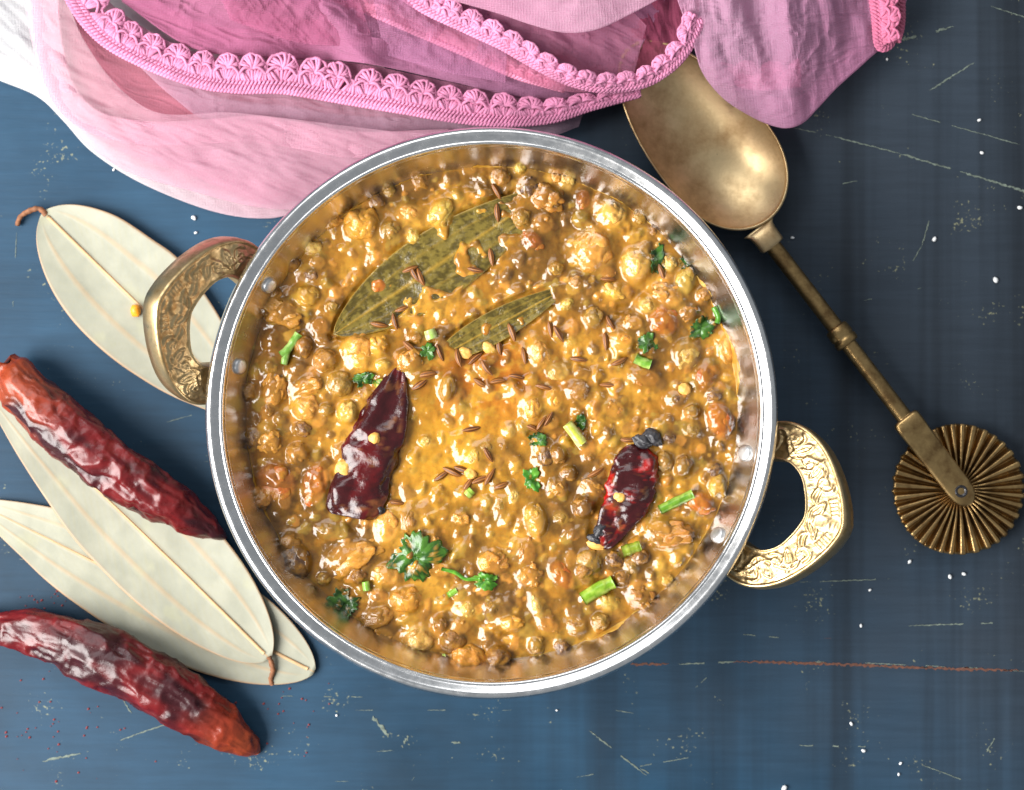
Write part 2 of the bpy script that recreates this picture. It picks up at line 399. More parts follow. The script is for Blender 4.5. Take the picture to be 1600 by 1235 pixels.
# rivets
def dome(r0, h, n=28):
    pr = [(0, h), (r0 * .45, h * .98), (r0 * .72, h * .92), (r0 * .88, h * .78), (r0 * .97, h * .52), (r0, h * .2), (r0 * 1.0, -1.2)]
    v, f = lathe(pr, n); return v / 1000.0, f
rv, rf = dome(2.35, 1.25); rme = mesh('rivet', rv, rf); rme.materials.append(M['rivet'])
for px, py in ((370, 572), (410, 440), (1162, 708), (1120, 835)):
    w = P(px, py, 0.0435); a = math.atan2(w[1] - PCY, w[0] - PCX)
    z = 42.4; rr = wall_r(z) - 0.1; nrm = Vector((-math.cos(a), -math.sin(a), 0.75)).normalized()
    o = obj('rivet', rme, None, pot); o.location = (rr * math.cos(a) / 1000, rr * math.sin(a) / 1000, z / 1000)
    o.rotation_euler = nrm.to_track_quat('Z', 'Y').to_euler()

# handles -------------------------------------------------------------
def handle_mesh(tilt_deg):
    tilt = math.radians(tilt_deg); ct = math.cos(tilt)
    k = 0.1795
    oo = np.array([(414, 112), (436, 127), (463, 134), (490, 128), (518, 109), (545, 76), (566, 38), (576, 9)]) * k
    hh = np.array([(414, 56), (440, 68), (465, 74), (482, 71), (499, 57), (512, 32), (519, 10), (520, 3)]) * k
    def half(p): return catmull(p, 120)
    O = half(oo); Hh = half(hh)
    O[-1] = (578 * k, 0); Hh[-1] = (520.5 * k, 0)
    O = np.vstack([O, (O[:-1] * [1, -1])[::-1]]); Hh = np.vstack([Hh, (Hh[:-1] * [1, -1])[::-1]])
    # soften the outline point
    for _ in range(2): O[1:-1] = (O[:-2] + 2 * O[1:-1] + O[2:]) / 4
    ns = len(O); nv = 46
    mid = (O + Hh) / 2; arc = np.r_[0, np.cumsum(np.linalg.norm(np.diff(mid, axis=0), axis=1))]; arc -= arc[ns // 2]
    vv = np.linspace(0, 1, nv)
    A = np.repeat(arc[:, None], nv, 1); wid = np.linalg.norm(O - Hh, axis=1); B = vv[None] * np.ones((ns, 1)) * 10.4
    # engraved scroll pattern (a along, b across, mm)
    lines = []
    def leaf(x0, y0, x1, y1, w, inner_=True):
        t = np.linspace(0, 1, 22); ax = np.array([x1 - x0, y1 - y0]); n_ = np.array([-ax[1], ax[0]]) / np.hypot(*ax)
        for sgn in (1, -1): lines.append((np.array([x0, y0]) + t[:, None] * ax + sgn * (w * np.sin(np.pi * t ** .8))[:, None] * n_, .34))
        if inner_: lines.append((np.array([x0, y0]) + (0.25 + .5 * t[:, None]) * ax, .30))
    def spiral(cx, cy, r0, a0, turns, d):
        t = np.linspace(0, 1, 40); a = a0 + d * turns * 2 * np.pi * t; rr = r0 * (1 - .82 * t)
        lines.append((np.stack([cx + rr * np.cos(a), cy + rr * np.sin(a)], 1), .36))
    leaf(0, 1.0, 0, 8.8, 1.7)
    for sg in (1, -1):
        leaf(.8 * sg, 1.0, 5.4 * sg, 5.6, 1.3)
        for q in range(5): lines.append((np.array([[(2.6 + q * .95) * sg, 8.9], [(2.2 + q * .95) * sg, 7.3 - .15 * q]]), .26))
        t = np.linspace(0, 1, 60); aa = 4.6 + 29 * t
        lines.append((np.stack([aa * sg, 5.2 + 3.2 * np.cos(aa * 2 * np.pi / 15 + .3)], 1), .40))
        lines.append((np.stack([aa * sg, 5.2 + 2.0 * np.cos(aa * 2 * np.pi / 15 + .9)], 1), .30))
        for cx, cy, d in ((10.6, 6.4, 1), (17.6, 4.0, -1), (25.0, 6.6, 1), (31.5, 4.2, -1)):
            spiral(cx * sg, cy, 2.7, 1.2 * d, 1.25, d * sg)
            for q in range(4): lines.append((np.array([[(cx - 1 + q * .8) * sg, cy - 1.0], [(cx - .7 + q * .8) * sg, cy + 1.1]]), .22))
        leaf(12.8 * sg, 2.2, 16.2 * sg, 8.6, 1.0); leaf(20.4 * sg, 8.4, 22.6 * sg, 1.8, 1.0); leaf(27.8 * sg, 2.0, 30.0 * sg, 8.6, .9)
    hgt = np.zeros_like(A)
    for L, w in lines:
        for p, q in zip(L[:-1], L[1:]):
            lo = np.minimum(p, q) - 1.3; hi = np.maximum(p, q) + 1.3
            m_ = (A > lo[0]) & (A < hi[0]) & (B > lo[1]) & (B < hi[1])
            if not m_.any(): continue
            a, b_ = A[m_], B[m_]; d = q - p; tt = np.clip(((a - p[0]) * d[0] + (b_ - p[1]) * d[1]) / (d @ d + 1e-9), 0, 1)
            dd = np.hypot(a - p[0] - tt * d[0], b_ - p[1] - tt * d[1])
            hgt[m_] = np.maximum(hgt[m_], np.exp(-(dd / w) ** 2 * 1.0))
    border = np.maximum(sstep(.55, .1, B), sstep(9.7, 10.1, B))
    hgt = np.maximum(hgt, border) * .52 + 0.08 * fbm(A * 1.1, B * 1.1, o=3, seed=4) * (1 - border)
    pts = Hh[:, None] * (1 - vv)[None, :, None] + O[:, None] * vv[None, :, None]
    T = 6.8
    def to3(u, t, n_): # plane coords -> local (u outward, t tangential, z)
        ur = (u - 75.0) / math.cos(math.radians(35))
        return np.stack([75.0 + ur * ct - n_ * math.sin(tilt), t, 37.6 + ur * math.sin(tilt) + n_ * ct], -1)
    face = to3(pts[..., 0], pts[..., 1], hgt)
    def ring(base, n_, grow):
        c = (O + Hh) / 2; d = (O - Hh) / wid[:, None]; q = base + d * grow
        return to3(q[:, 0], q[:, 1], np.full(ns, n_))[:, None]
    cols = [face, ring(O, .25, .35), ring(O, -.4, .55), ring(O, -T * .5, .5), ring(O, -T + .8, .1), ring(O, -T, -.8),
            ring(Hh, -T, .8), ring(Hh, -T + .8, 0), ring(Hh, -T * .5, -.25), ring(Hh, -.5, -.25), ring(Hh, .2, -.15)]
    v = np.concatenate(cols, 1); nn = v.shape[1]
    f = [tuple(q) for q in grid_faces(ns, nn, wrap_v=True)]
    f += [tuple(range(nn - 1, -1, -1)), tuple(range((ns - 1) * nn, ns * nn))]
    return v.reshape(-1, 3) / 1000.0, f
for ang, tl in ((161.5, 52), (-18.2, 36)):
    hv, hf = handle_mesh(tl); o = obj('handle', mesh('handle', hv, hf), M['handle'], pot); o.rotation_euler = (0, 0, math.radians(ang))

# ================================================================== CURRY
Z0 = 36.4; KG = (H - Z0 / 1000) / F * 1000   # mm per px at the surface
def G(px, py): # pixel -> mm in pot-local coords
    return ((px - 800) * KG - PCX * 1000, -(py - 617.5) * KG - PCY * 1000)
PUL = """
L 655 283 18 17 0;Y 714 308 13 12 0;Y 692 334 20 25 30;C 639 334 21 15 0;C 567 352 30 27 0;G 610 361 16 15 0;Y 646 370 12 14 0;Y 488 387 17 13 20;L 455 411 15 14 0;B 497 411 14 12 0;D 487 430 15 11 10;Y 481 464 20 17 0
B 442 486 30 20 10;D 590 316 13 12 0;T 590 446 14 14 0;L 783 277 15 16 0;Y 812 262 12 12 0;Y 817 236 9 9 0;D 828 294 16 18 0;B 855 309 26 20 20;C 869 279 13 11 0;Y 886 284 14 17 0;T 911 312 13 17 0;c 957 333 23 24 0;C 927 393 34 34 0;c 996 414 27 31 5
G 816 341 15 14 0;B 848 350 19 17 0;T 832 376 18 14 30;B 950 427 13 11 0;Y 957 456 21 14 20;Y 1046 412 12 14 0;Y 1072 440 18 24 20;B 1044 464 25 18 20;T 1036 502 28 24 30;Y 1010 479 14 12 0;G 927 496 17 19 0;Y 885 476 13 9 -40
L 475 543 14 17 0;L 510 563 19 18 0;G 530 600 21 21 0;C 561 543 26 22 0;C 592 541 17 17 0;C 566 566 20 14 0;Y 599 570 13 9 0;B 642 563 19 16 0;L 651 529 11 10 0;G 700 606 12 22 10;G 421 572 16 16 0;B 428 612 18 27 10;L 389 611 14 15 0
B 481 604 24 16 -20;C 481 638 22 21 0;G 511 641 13 12 0;Y 544 644 17 19 0;D 472 670 15 12 20;L 467 710 20 19 0;D 398 687 17 16 0;B 423 690 18 17 0;T 432 753 38 34 20;B 409 779 18 16 0;B 446 782 12 16 0;T 492 757 22 36 10
C 1140 543 20 27 10;C 973 530 16 11 10;C 843 550 17 25 -20;O 871 580 20 15 10;Y 892 534 10 9 0;L 904 612 21 19 0;C 865 624 15 19 0;C 832 638 16 23 -10;B 1009 589 25 14 15;T 1102 589 18 27 15;O 1073 552 23 27 10;D 1059 624 11 10 0;D 1115 618 12 11 0
G 1081 644 13 12 0;G 1081 672 15 14 0;T 1123 655 22 32 -15;Y 796 675 11 11 0;L 786 698 11 11 0;D 852 713 13 17 0;L 872 710 14 15 0;L 920 716 9 9 0;L 889 740 14 13 0;B 925 762 19 12 40;L 912 793 17 17 0;G 875 808 14 13 0;B 872 759 15 13 0
c 838 813 18 27 -10;Y 803 776 8 13 10;G 782 793 8 17 5;D 1045 684 13 14 0;G 1039 721 14 16 0;L 1068 730 15 18 30;D 1117 736 13 13 0;T 1094 785 22 18 20;L 455 849 17 17 0;D 464 878 24 29 0;G 513 829 21 15 0;B 547 872 46 27 -18
C 605 823 20 27 10;L 639 814 16 20 0;C 603 899 22 17 0;C 636 938 27 20 -10;L 590 964 27 18 -20;B 596 996 22 17 0;c 653 998 25 27 0;L 708 1001 20 19 0;B 718 978 17 14 0;C 734 1030 27 22 30;L 777 1027 20 19 0;Y 731 952 15 14 0;B 676 846 11 17 -20
C 766 878 19 17 0;G 507 904 11 10 0;B 823 863 16 21 0;B 829 901 18 18 0;B 777 881 19 17 0;T 878 898 17 28 -35;B 892 872 10 15 0;G 921 878 21 22 0;L 912 892 14 13 0;D 961 875 16 15 0;G 987 883 12 14 0;L 973 904 14 12 0
Y 950 941 21 14 20;Y 1033 881 9 14 -30;Y 1059 876 11 12 0;Y 1040 906 13 10 0;L 904 978 20 18 0;G 938 970 14 13 0;G 838 1007 14 17 0;D 879 1010 14 13 0;Y 840 950 8 21 -15;B 858 976 17 12 30;C 800 973 19 13 0;B 1004 935 22 16 40
B 1048 838 34 20 -10;B 1030 828 18 16 0;Y 1123 760 16 20 0;G 760 700 14 13 0;Y 742 712 12 14 0;L 560 900 13 12 0;G 770 950 12 12 0;L 690 975 11 11 0;G 960 720 11 11 0;Y 665 690 10 9 0;L 420 640 11 12 0;G 440 655 12 11 0
L 540 300 10 9 0;G 610 300 10 10 0;B 520 345 16 13 0;L 430 460 12 12 0;G 520 480 10 9 0;B 500 510 15 14 0;L 680 250 10 10 0;B 735 265 12 9 0;G 1000 340 12 11 0;L 1020 360 11 11 0;B 1075 490 14 12 0;L 1100 460 12 12 0;G 870 420 12 11 0;L 900 440 10 10 0
B 860 660 15 13 0;L 1000 870 13 12 0;B 660 1035 16 12 0;B 690 890 15 12 0;B 720 810 14 12 0;B 960 640 18 14 20;B 990 505 15 12 0"""
PUL = [(t, *map(float, r_)) for t, *r_ in (q.split() for q in PUL.replace('\n', ';').split(';') if q.strip())]
step = 0.36; R = 76.0
ax = np.arange(-R, R + step, step); X, Y = np.meshgrid(ax, ax, indexing='ij'); RR = np.hypot(X, Y)
PX = (X + PCX * 1000) / KG + 800; PY = 617.5 - (Y + PCY * 1000) / KG       # back to photo px
Hm = 0.75 * fbm(X / 11, Y / 11, o=3, seed=21) + 0.22 * fbm(X / 3.6, Y / 3.6, o=2, seed=31) - 0.010 * X
n_b = fbm(X / 14, Y / 14, o=4, seed=41); n_c = fbm(X / 3.4, Y / 3.4, o=4, seed=51)
c_mid, c_yel, c_brn, c_oil = srgb(156, 106, 32), srgb(188, 138, 48), srgb(100, 68, 24), srgb(158, 84, 16)
def lerp(a, b, t): return a + (b - a) * t[..., None]
C = np.broadcast_to(c_mid, X.shape + (3,)).copy()
C = lerp(C, np.broadcast_to(c_yel, C.shape), sstep(0.1, 0.8, n_b + 0.5 * n_c) * 0.8)
C = lerp(C, np.broadcast_to(c_brn, C.shape), sstep(-0.1, 0.8, -n_b + 0.5 * n_c) * 0.9)
n_d = fbm(X / 1.7, Y / 1.7, o=3, seed=57)
C = lerp(C, np.broadcast_to(srgb(126, 92, 34), C.shape), sstep(0.2, 0.9, n_d) * 0.6)
pool = np.exp(-(((PX - 715) / 95) ** 2 + ((PY - 690) / 115) ** 2))            # smooth yellow pool
oil = np.exp(-(((PX - 775) / 120) ** 2 + ((PY - 590) / 85) ** 2))
C = lerp(C, np.broadcast_to(srgb(200, 146, 40), C.shape), pool * 0.7)
C = lerp(C, np.broadcast_to(c_oil, C.shape), oil * sstep(-0.3, 0.5, n_c) * 0.8)
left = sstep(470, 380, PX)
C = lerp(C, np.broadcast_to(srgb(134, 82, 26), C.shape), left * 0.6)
def window(cx, cy, rad):
    i0, i1 = np.searchsorted(ax, [cx - rad, cx + rad]); j0, j1 = np.searchsorted(ax, [cy - rad, cy + rad]); return slice(i0, i1), slice(j0, j1)
# mounds of mashed pulse
for i in range(110):
    a = RNG.uniform(0, 2 * np.pi); rr = 69 * math.sqrt(RNG.uniform()); cx, cy = rr * math.cos(a), rr * math.sin(a); rad = RNG.uniform(2.4, 5.0)
    w = window(cx, cy, rad * 2); x, y = X[w] - cx, Y[w] - cy; d = np.hypot(x, y) / rad * (1 + .35 * n_c[w])
    Hm[w] += RNG.uniform(.6, 1.7) * np.exp(-d ** 2.6 * 1.2) * (1 + .35 * n_d[w]) * (1 - .7 * pool[w])
# mashed lentils under the skin of the gravy
cols_l = [srgb(190, 142, 54), srgb(142, 98, 42), srgb(160, 128, 52), srgb(202, 138, 58), srgb(118, 84, 42)]
for i in range(1250):
    a = RNG.uniform(0, 2 * np.pi); rr = 71.5 * math.sqrt(RNG.uniform()); cx, cy = rr * math.cos(a), rr * math.sin(a)
    rad = RNG.choice([0.7, 1.0, 1.4, 2.0, 2.6], p=[.14, .26, .28, .20, .12]) * RNG.uniform(.85, 1.15)
    w = window(cx, cy, rad * 1.8)
    x, y = X[w] - cx, Y[w] - cy
    if x.size == 0: continue
    th = RNG.uniform(0, np.pi); el = RNG.uniform(.6, 1); u = x * math.cos(th) + y * math.sin(th); q = (-x * math.sin(th) + y * math.cos(th)) / el
    d = np.hypot(u, q) / rad * (1 + .28 * n_d[w])
    damp = 1 - 0.5 * pool[w]
    cap = np.clip(1 - d ** 2, 0, 1) ** .8 * rad * RNG.uniform(.25, .75) + 0.06 * rad * np.exp(-((d - 1) / .3) ** 2)
    Hm[w] = np.maximum(Hm[w], Hm[w] * .6 + cap * damp)
    C[w] = lerp(C[w], np.broadcast_to(cols_l[i % 5], C[w].shape), sstep(1.05, .75, d) * 0.72 * damp)
# cooked bay leaf bed: flatten the gravy below it
def leaf_axis(p0, p1): p0, p1 = np.array(p0, float), np.array(p1, float); L_ = np.hypot(*(p1 - p0)); e = (p1 - p0) / L_; return p0, e, np.array([-e[1], e[0]]), L_
def leaf_w(s_, W_): return W_ * np.clip(np.sin(np.pi * np.clip(s_, 0, 1) ** .85), 0, 1) ** .8
COOKED = [((522, 523), (868, 290), 55, 'olive green cooked bay leaf half sunk in the curry'), ((672, 566), (892, 446), 25, 'narrow strip of cooked bay leaf showing through the gravy')]
lin = np.zeros_like(X)
for p0, p1, W_, _ in COOKED:
    p0, e, nv_, L_ = leaf_axis(p0, p1); ls = ((PX - p0[0]) * e[0] + (PY - p0[1]) * e[1]) / L_; lt = (PX - p0[0]) * nv_[0] + (PY - p0[1]) * nv_[1]
    lin = np.maximum(lin, sstep(1.08, .86, np.abs(lt) / (leaf_w(ls, W_) + 6)) * ((ls > -.02) & (ls < 1.02)))
cover = np.zeros_like(X)
for (x, y, rx, ry, h_) in ((820, 392, 60, 36, 1), (850, 330, 50, 52, 1.2), (705, 484, 60, 16, 1), (720, 405, 14, 20, .8), (600, 445, 14, 20, .8), (640, 505, 44, 14, 1), (790, 340, 16, 14, .7), (735, 350, 10, 16, .5), (690, 560, 40, 22, 1), (880, 450, 26, 26, 1), (760, 512, 16, 14, .9), (812, 500, 14, 10, .8)):
    cover = np.maximum(cover, h_ * np.exp(-(((PX - x) / rx) ** 2 + ((PY - y) / ry) ** 2) ** 1.4))
cover = sstep(.25, .75, cover + .22 * n_c + .55 * sstep(.25, .8, fbm(X / 6, Y / 6, o=3, seed=91)))
Hm = Hm * (1 - lin) + lin * (-0.75 + 1.75 * cover + 0.25 * Hm * cover)
# bed for the chillies
PC = {'L': [(142, 98, 42), (130, 88, 42), (154, 106, 46)], 'G': [(150, 116, 50), (160, 122, 48), (140, 106, 48)], 'D': [(98, 66, 40), (112, 78, 50), (88, 62, 44)],
      'C': [(226, 160, 62), (220, 148, 58), (214, 150, 70)], 'c': [(232, 176, 78), (236, 184, 100)], 'B': [(182, 124, 50), (170, 112, 46), (192, 134, 56)],
      'T': [(190, 98, 34), (172, 88, 32), (164, 88, 36)], 'O': [(196, 158, 80)], 'Y': [(214, 176, 92), (206, 160, 66), (196, 164, 74)]}
# pulses: meniscus, dip and a partial coat of gravy
items = []
for (t, px, py, rx, ry, an) in PUL:
    cx, cy = G(px, py); a, b_ = rx * KG, ry * KG; th = -math.radians(an)
    w = window(cx, cy, max(a, b_) + 4); x, y = X[w] - cx, Y[w] - cy
    if x.size == 0: continue
    u = (x * math.cos(th) + y * math.sin(th)); q = (-x * math.sin(th) + y * math.cos(th))
    d = np.hypot(u / a, q / b_); dist = (d - 1) * min(a, b_)
    base = float(np.median(Hm[w][np.abs(dist) < 1.2])) if (np.abs(dist) < 1.2).any() else 0
    rise = 1.0 if t in 'CcTB' else 0.7
    men = np.where(dist > -.35, rise * np.exp(-np.clip(dist + .35, 0, 9) / .95), rise)
    flat = sstep(2.0, 0, dist)
    Hm[w] = Hm[w] * (1 - .6 * flat) + base * .6 * flat + men * (1 - .5 * lin[w])
    C[w] = lerp(C[w], np.broadcast_to(c_yel if t in 'CcY' else c_brn, C[w].shape), np.exp(-np.clip(dist, 0, 9) / .9) * .35)
    c = min(a, b_) * {'O': .55, 'B': .75, 'T': .7}.get(t, .88)
    zc = base + c * random.uniform(-.42, .12) - (0.3 if t in 'BO' else 0)
    dome = zc + c * np.sqrt(np.clip(1 - d ** 2, 0, 1)); nz = fbm(X[w] / 1.9, Y[w] / 1.9, o=2, seed=77 + len(items) % 5)
    thr = {'B': .45, 'T': .25, 'C': .15, 'O': .3, 'D': .0}.get(t, .25) + random.uniform(-.4, .3)
    film = dome + np.clip(nz + thr, -1, .45) * .6 - .02
    Hm[w] = np.where(d < .97, np.maximum(Hm[w], film), Hm[w])
    kc = srgb(*random.choice(PC[t])) * random.uniform(.85, 1.12)
    C[w] = lerp(C[w], np.broadcast_to(kc, C[w].shape), sstep(1.0, .7, d) * random.uniform(.25, .6))
    items.append((t, cx, cy, a, b_, th, zc, c, kc))
# edge: thin skin creeping up the steel
edge = sstep(68, 72.5, RR + 0.5 * n_c)
Hm = Hm * (1 - .75 * edge) + edge * (0.35 + 0.25 * n_c)
for _ in range(2): Hm = (2 * Hm + np.roll(Hm, 1, 0) + np.roll(Hm, -1, 0) + np.roll(Hm, 1, 1) + np.roll(Hm, -1, 1)) / 6
Hm += 0.07 * fbm(X / 1.5, Y / 1.5, o=2, seed=61)
Zs = Z0 + Hm
def gz(x, y): # surface height (mm) at local mm
    i = np.clip(np.round((np.asarray(x) + R) / step).astype(int), 0, len(ax) - 1); j = np.clip(np.round((np.asarray(y) + R) / step).astype(int), 0, len(ax) - 1)
    return Zs[i, j]
Hs = Hm.copy()
for _ in range(14): Hs = (Hs + np.roll(Hs, 1, 0) + np.roll(Hs, -1, 0) + np.roll(Hs, 1, 1) + np.roll(Hs, -1, 1)) / 5
def gs(x, y):
    i = np.clip(np.round((np.asarray(x) + R) / step).astype(int), 0, len(ax) - 1); j = np.clip(np.round((np.asarray(y) + R) / step).astype(int), 0, len(ax) - 1)
    return Z0 + Hs[i, j]
lim = wall_r(np.clip(Zs, 2.4, 48.4)) + 0.55
ok = RR < lim
idx = -np.ones(X.shape, int); idx[ok] = np.arange(ok.sum())
q = np.stack([idx[:-1, :-1], idx[1:, :-1], idx[1:, 1:], idx[:-1, 1:]], -1).reshape(-1, 4); q = q[(q >= 0).all(1)]
vv = np.stack([X[ok], Y[ok], Zs[ok]], 1) / 1000.0
curry = thing('lentil_curry', 'thick golden brown lentil and chickpea curry inside the steel pan', 'curry', (PCX, PCY, 0.0364))
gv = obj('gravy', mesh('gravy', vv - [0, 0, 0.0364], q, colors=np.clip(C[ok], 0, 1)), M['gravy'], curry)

def ico(sub):
    import bmesh
    bm = bmesh.new(); bmesh.ops.create_icosphere(bm, subdivisions=sub, radius=1)
    v = np.array([x.co[:] for x in bm.verts]); f = [tuple(x.index for x in fc.verts) for fc in bm.faces]; bm.free(); return v, f
IV, IF = ico(4)
def blob(seed, amp, freq, crease=0.0, facet=0.0, name='pulse'):
    v = IV.copy(); d = fbm(v[:, 0] * freq + seed * 5.1, v[:, 1] * freq, v[:, 2] * freq, 3, seed)
    rr = 1 + amp * d
    if crease: rr -= crease * np.exp(-((v[:, 0] + .15 * np.sin(3 * v[:, 1])) / .16) ** 2) * (v[:, 2] > -.3)
    if facet:
        r_ = np.random.default_rng(seed)
        for k in range(5):
            n_ = r_.normal(size=3); n_[2] = abs(n_[2]) * .6; n_ /= np.linalg.norm(n_); s = v @ n_; lim_ = 1 - facet * r_.uniform(.3, 1)
            rr = np.where(s > lim_, rr * lim_ / np.maximum(s, 1e-6) * .6 + rr * .4, rr)
    me = mesh(name, v * rr[:, None], IF); me.materials.append(M['pulse']); return me
VAR = {'L': [blob(s, .15, 2.0, name='lentil') for s in range(1, 9)], 'C': [blob(s, .17, 2.2, .05, name='chickpea') for s in range(11, 14)],
       'c': [blob(s, .16, 2.2, 0, .45, name='chickpea') for s in range(21, 24)], 'B': [blob(s, .34, 2.2, .06, name='bean') for s in range(31, 36)],
       'T': [blob(s, .22, 1.6, 0, .3, name='tomato_piece') for s in range(41, 44)], 'O': [blob(s, .16, 1.5, .1, name='onion_piece') for s in range(51, 53)],
       'Y': [blob(s, .15, 1.9, .05, .2, name='split_pea') for s in range(61, 65)]}
VAR['G'] = VAR['D'] = VAR['L']
NM = {'L': 'lentil', 'G': 'lentil', 'D': 'lentil', 'C': 'chickpea', 'c': 'chickpea', 'B': 'bean', 'T': 'tomato_piece', 'O': 'onion_piece', 'Y': 'split_pea'}
for i, (t, cx, cy, a, b_, th, zc, c, kc) in enumerate(items):
    o = obj(NM[t], random.choice(VAR[t]), None, curry)
    o.location = (cx / 1000, cy / 1000, (Z0 + zc - 36.4) / 1000); o.scale = (a / 1000, b_ / 1000, c / 1000)
    o.rotation_euler = (random.uniform(-.2, .2), random.uniform(-.2, .2), th + random.choice((0, math.pi)))
    o.color = (*np.clip(kc, 0, 1), 1)

# pale film the curry left on the steel above its surface
th_ = np.linspace(0, 2 * np.pi, 900, endpoint=False); dg = np.degrees((th_ + np.pi) % (2 * np.pi) - np.pi)
hh_ = -.6 + 1.1 * noise(np.cos(th_) * 6, np.sin(th_) * 6, seed=71) + .5 * noise(np.cos(th_) * 22, np.sin(th_) * 22, seed=72) + .35 * noise(np.cos(th_) * 70, np.sin(th_) * 70, seed=73)
hh_ += 2.6 * np.exp(-((dg - 14) / 11) ** 2) + 1.2 * np.exp(-((dg - 38) / 12) ** 2) + 2.6 * np.exp(-((dg + 62) / 7) ** 2) + 1.2 * np.exp(-((dg - 92) / 20) ** 2)
hh_ = np.clip(hh_, .05, 6); lv_ = np.linspace(0, 1, 9)[None]
base_ = gs(71 * np.cos(th_), 71 * np.sin(th_))[:, None] - .8; zz_ = base_ + (hh_[:, None] + .8) * lv_
rr_ = wall_r(zz_) - .12 * (1 - lv_ ** 2) - .01 + .08 * noise(np.cos(th_)[:, None] * 60, zz_ * 1.5 + 0 * th_[:, None], seed=74)
fv = np.stack([rr_ * np.cos(th_)[:, None], rr_ * np.sin(th_)[:, None], zz_], -1).reshape(-1, 3) / 1000 - [0, 0, 0.0364]
fc = lerp(np.broadcast_to(srgb(164, 118, 40), fv.shape), np.broadcast_to(srgb(198, 160, 84), fv.shape), sstep(-.4, .6, noise(fv[:, 0] * 300, fv[:, 1] * 300, fv[:, 2] * 900, 75)))
obj('residue_film', mesh('residue_film', fv, grid_faces(900, 9, wrap_u=True), colors=fc), M['gravy'], curry)

# ---------------- garnish -------------------------------------------------
def world_of(x, y, z): return np.array([PCX + x / 1000, PCY + y / 1000, z / 1000])

# cooked bay leaf pieces
ns, nt_ = 110, 41
for kq, (p0, p1, W_, lab) in enumerate(COOKED):
    p0, e, nv_, L_ = leaf_axis(p0, p1)
    s = np.linspace(0, 1, ns)[:, None] * np.ones((1, nt_)); tn = np.linspace(-1, 1, nt_)[None] * np.ones((ns, 1))
    pxl = p0[0] + e[0] * s * L_ + nv_[0] * tn * leaf_w(s, W_); pyl = p0[1] + e[1] * s * L_ + nv_[1] * tn * leaf_w(s, W_)
    lx = (pxl - 800) * KG - PCX * 1000; ly = -(pyl - 617.5) * KG - PCY * 1000
    lz = Z0 + 0.05 + 0.35 * np.abs(tn) ** 2 + .35 * fbm(lx / 7, ly / 7, o=3, seed=8) + .14 * np.exp(-(tn / .04) ** 2) + .10 * np.exp(-((np.abs(tn) - .5) / .04) ** 2) + 0.9 * sstep(.12, 0, s)
    vein = np.maximum(np.exp(-(tn / .05) ** 2), .35 * np.exp(-((np.abs(tn) - .5) / .035) ** 2)); vein = np.maximum(vein, .9 * sstep(.93, 1, np.abs(tn)))
    mott = fbm(lx / 1.3, ly / 1.3, o=4, seed=9, g=.7) + .5 * fbm(lx / 8, ly / 8, o=2, seed=10)
    cc = lerp(np.broadcast_to(srgb(74, 62, 22), lx.shape + (3,)), np.broadcast_to(srgb(112, 96, 40), lx.shape + (3,)), sstep(-.6, .6, mott))
    cc = lerp(cc, np.broadcast_to(srgb(160, 126, 44), cc.shape), vein * .75)
    lv = np.stack([PCX + lx / 1000, PCY + ly / 1000, lz / 1000], -1).reshape(-1, 3); c0 = lv.mean(0)
    o = obj('bay_leaf', mesh('bay_leaf', lv - c0, grid_faces(ns, nt_), colors=cc.reshape(-1, 3)), M['wetleaf']); o.location = c0
    md = o.modifiers.new('thick', 'SOLIDIFY'); md.thickness = 0.0003
    tag(o, lab, 'bay leaf')

# cumin seeds
def cumin_mesh(seed, bend):
    n, m_ = 22, 18; t = np.linspace(0, 1, n); a = np.linspace(0, 2 * np.pi, m_, endpoint=False)
    r_ = np.sin(np.pi * t) ** .62 * (1 - .15 * t); r_[0] = r_[-1] = .02
    rid = 1 + .13 * np.cos(a * 6 + seed)[None] * np.ones((n, 1))
    x = (t - .5)[:, None] * 2 * np.ones((1, m_)); y = r_[:, None] * np.cos(a)[None] * rid * .36; z = r_[:, None] * np.sin(a)[None] * rid * .32
    y = y + bend * (x ** 2)
    col = lerp(np.broadcast_to(srgb(84, 44, 16), x.shape + (3,)), np.broadcast_to(srgb(166, 106, 44), x.shape + (3,)), sstep(-.2, .9, np.cos(a * 6 + seed)[None] * np.ones((n, 1))))
    f = [tuple(q) for q in grid_faces(n, m_, wrap_v=True)] + [tuple(range(m_ - 1, -1, -1)), tuple(range((n - 1) * m_, n * m_))]
    me = mesh('cumin_seed', np.stack([x, y, z], -1).reshape(-1, 3), f, colors=col.reshape(-1, 3)); me.materials.append(M['cumin']); return me
CM = [cumin_mesh(1, .05), cumin_mesh(2, -.08), cumin_mesh(3, .12)]
CUM = """641 421 -20;648 430 60;657 434 68;768 402 80;743 423 12;629 483 -20;593 508 10;617 503 75;761 256 5;776 300 60;777 333 85;950 437 5;1034 427 70;953 505 60;860 515 80;946 534 85;904 562 8;967 566 -25;950 602 5;808 589 12;778 595 -8;819 556 80;780 543 82;830 668 25;846 661 -55;857 655 -60;981 688 3;784 759 -20;763 711 60
579 773 10;668 585 -10;657 601 -35;619 785 8;642 544 40;687 552 68;760 576 55;706 738 25;690 744 -35;751 749 -20;731 757 -55;737 671 -10;716 560 75;800 520 70;742 560 -40;752 600 30;930 739 -30;724 735 20;765 745 -60;850 605 15;873 522 60"""
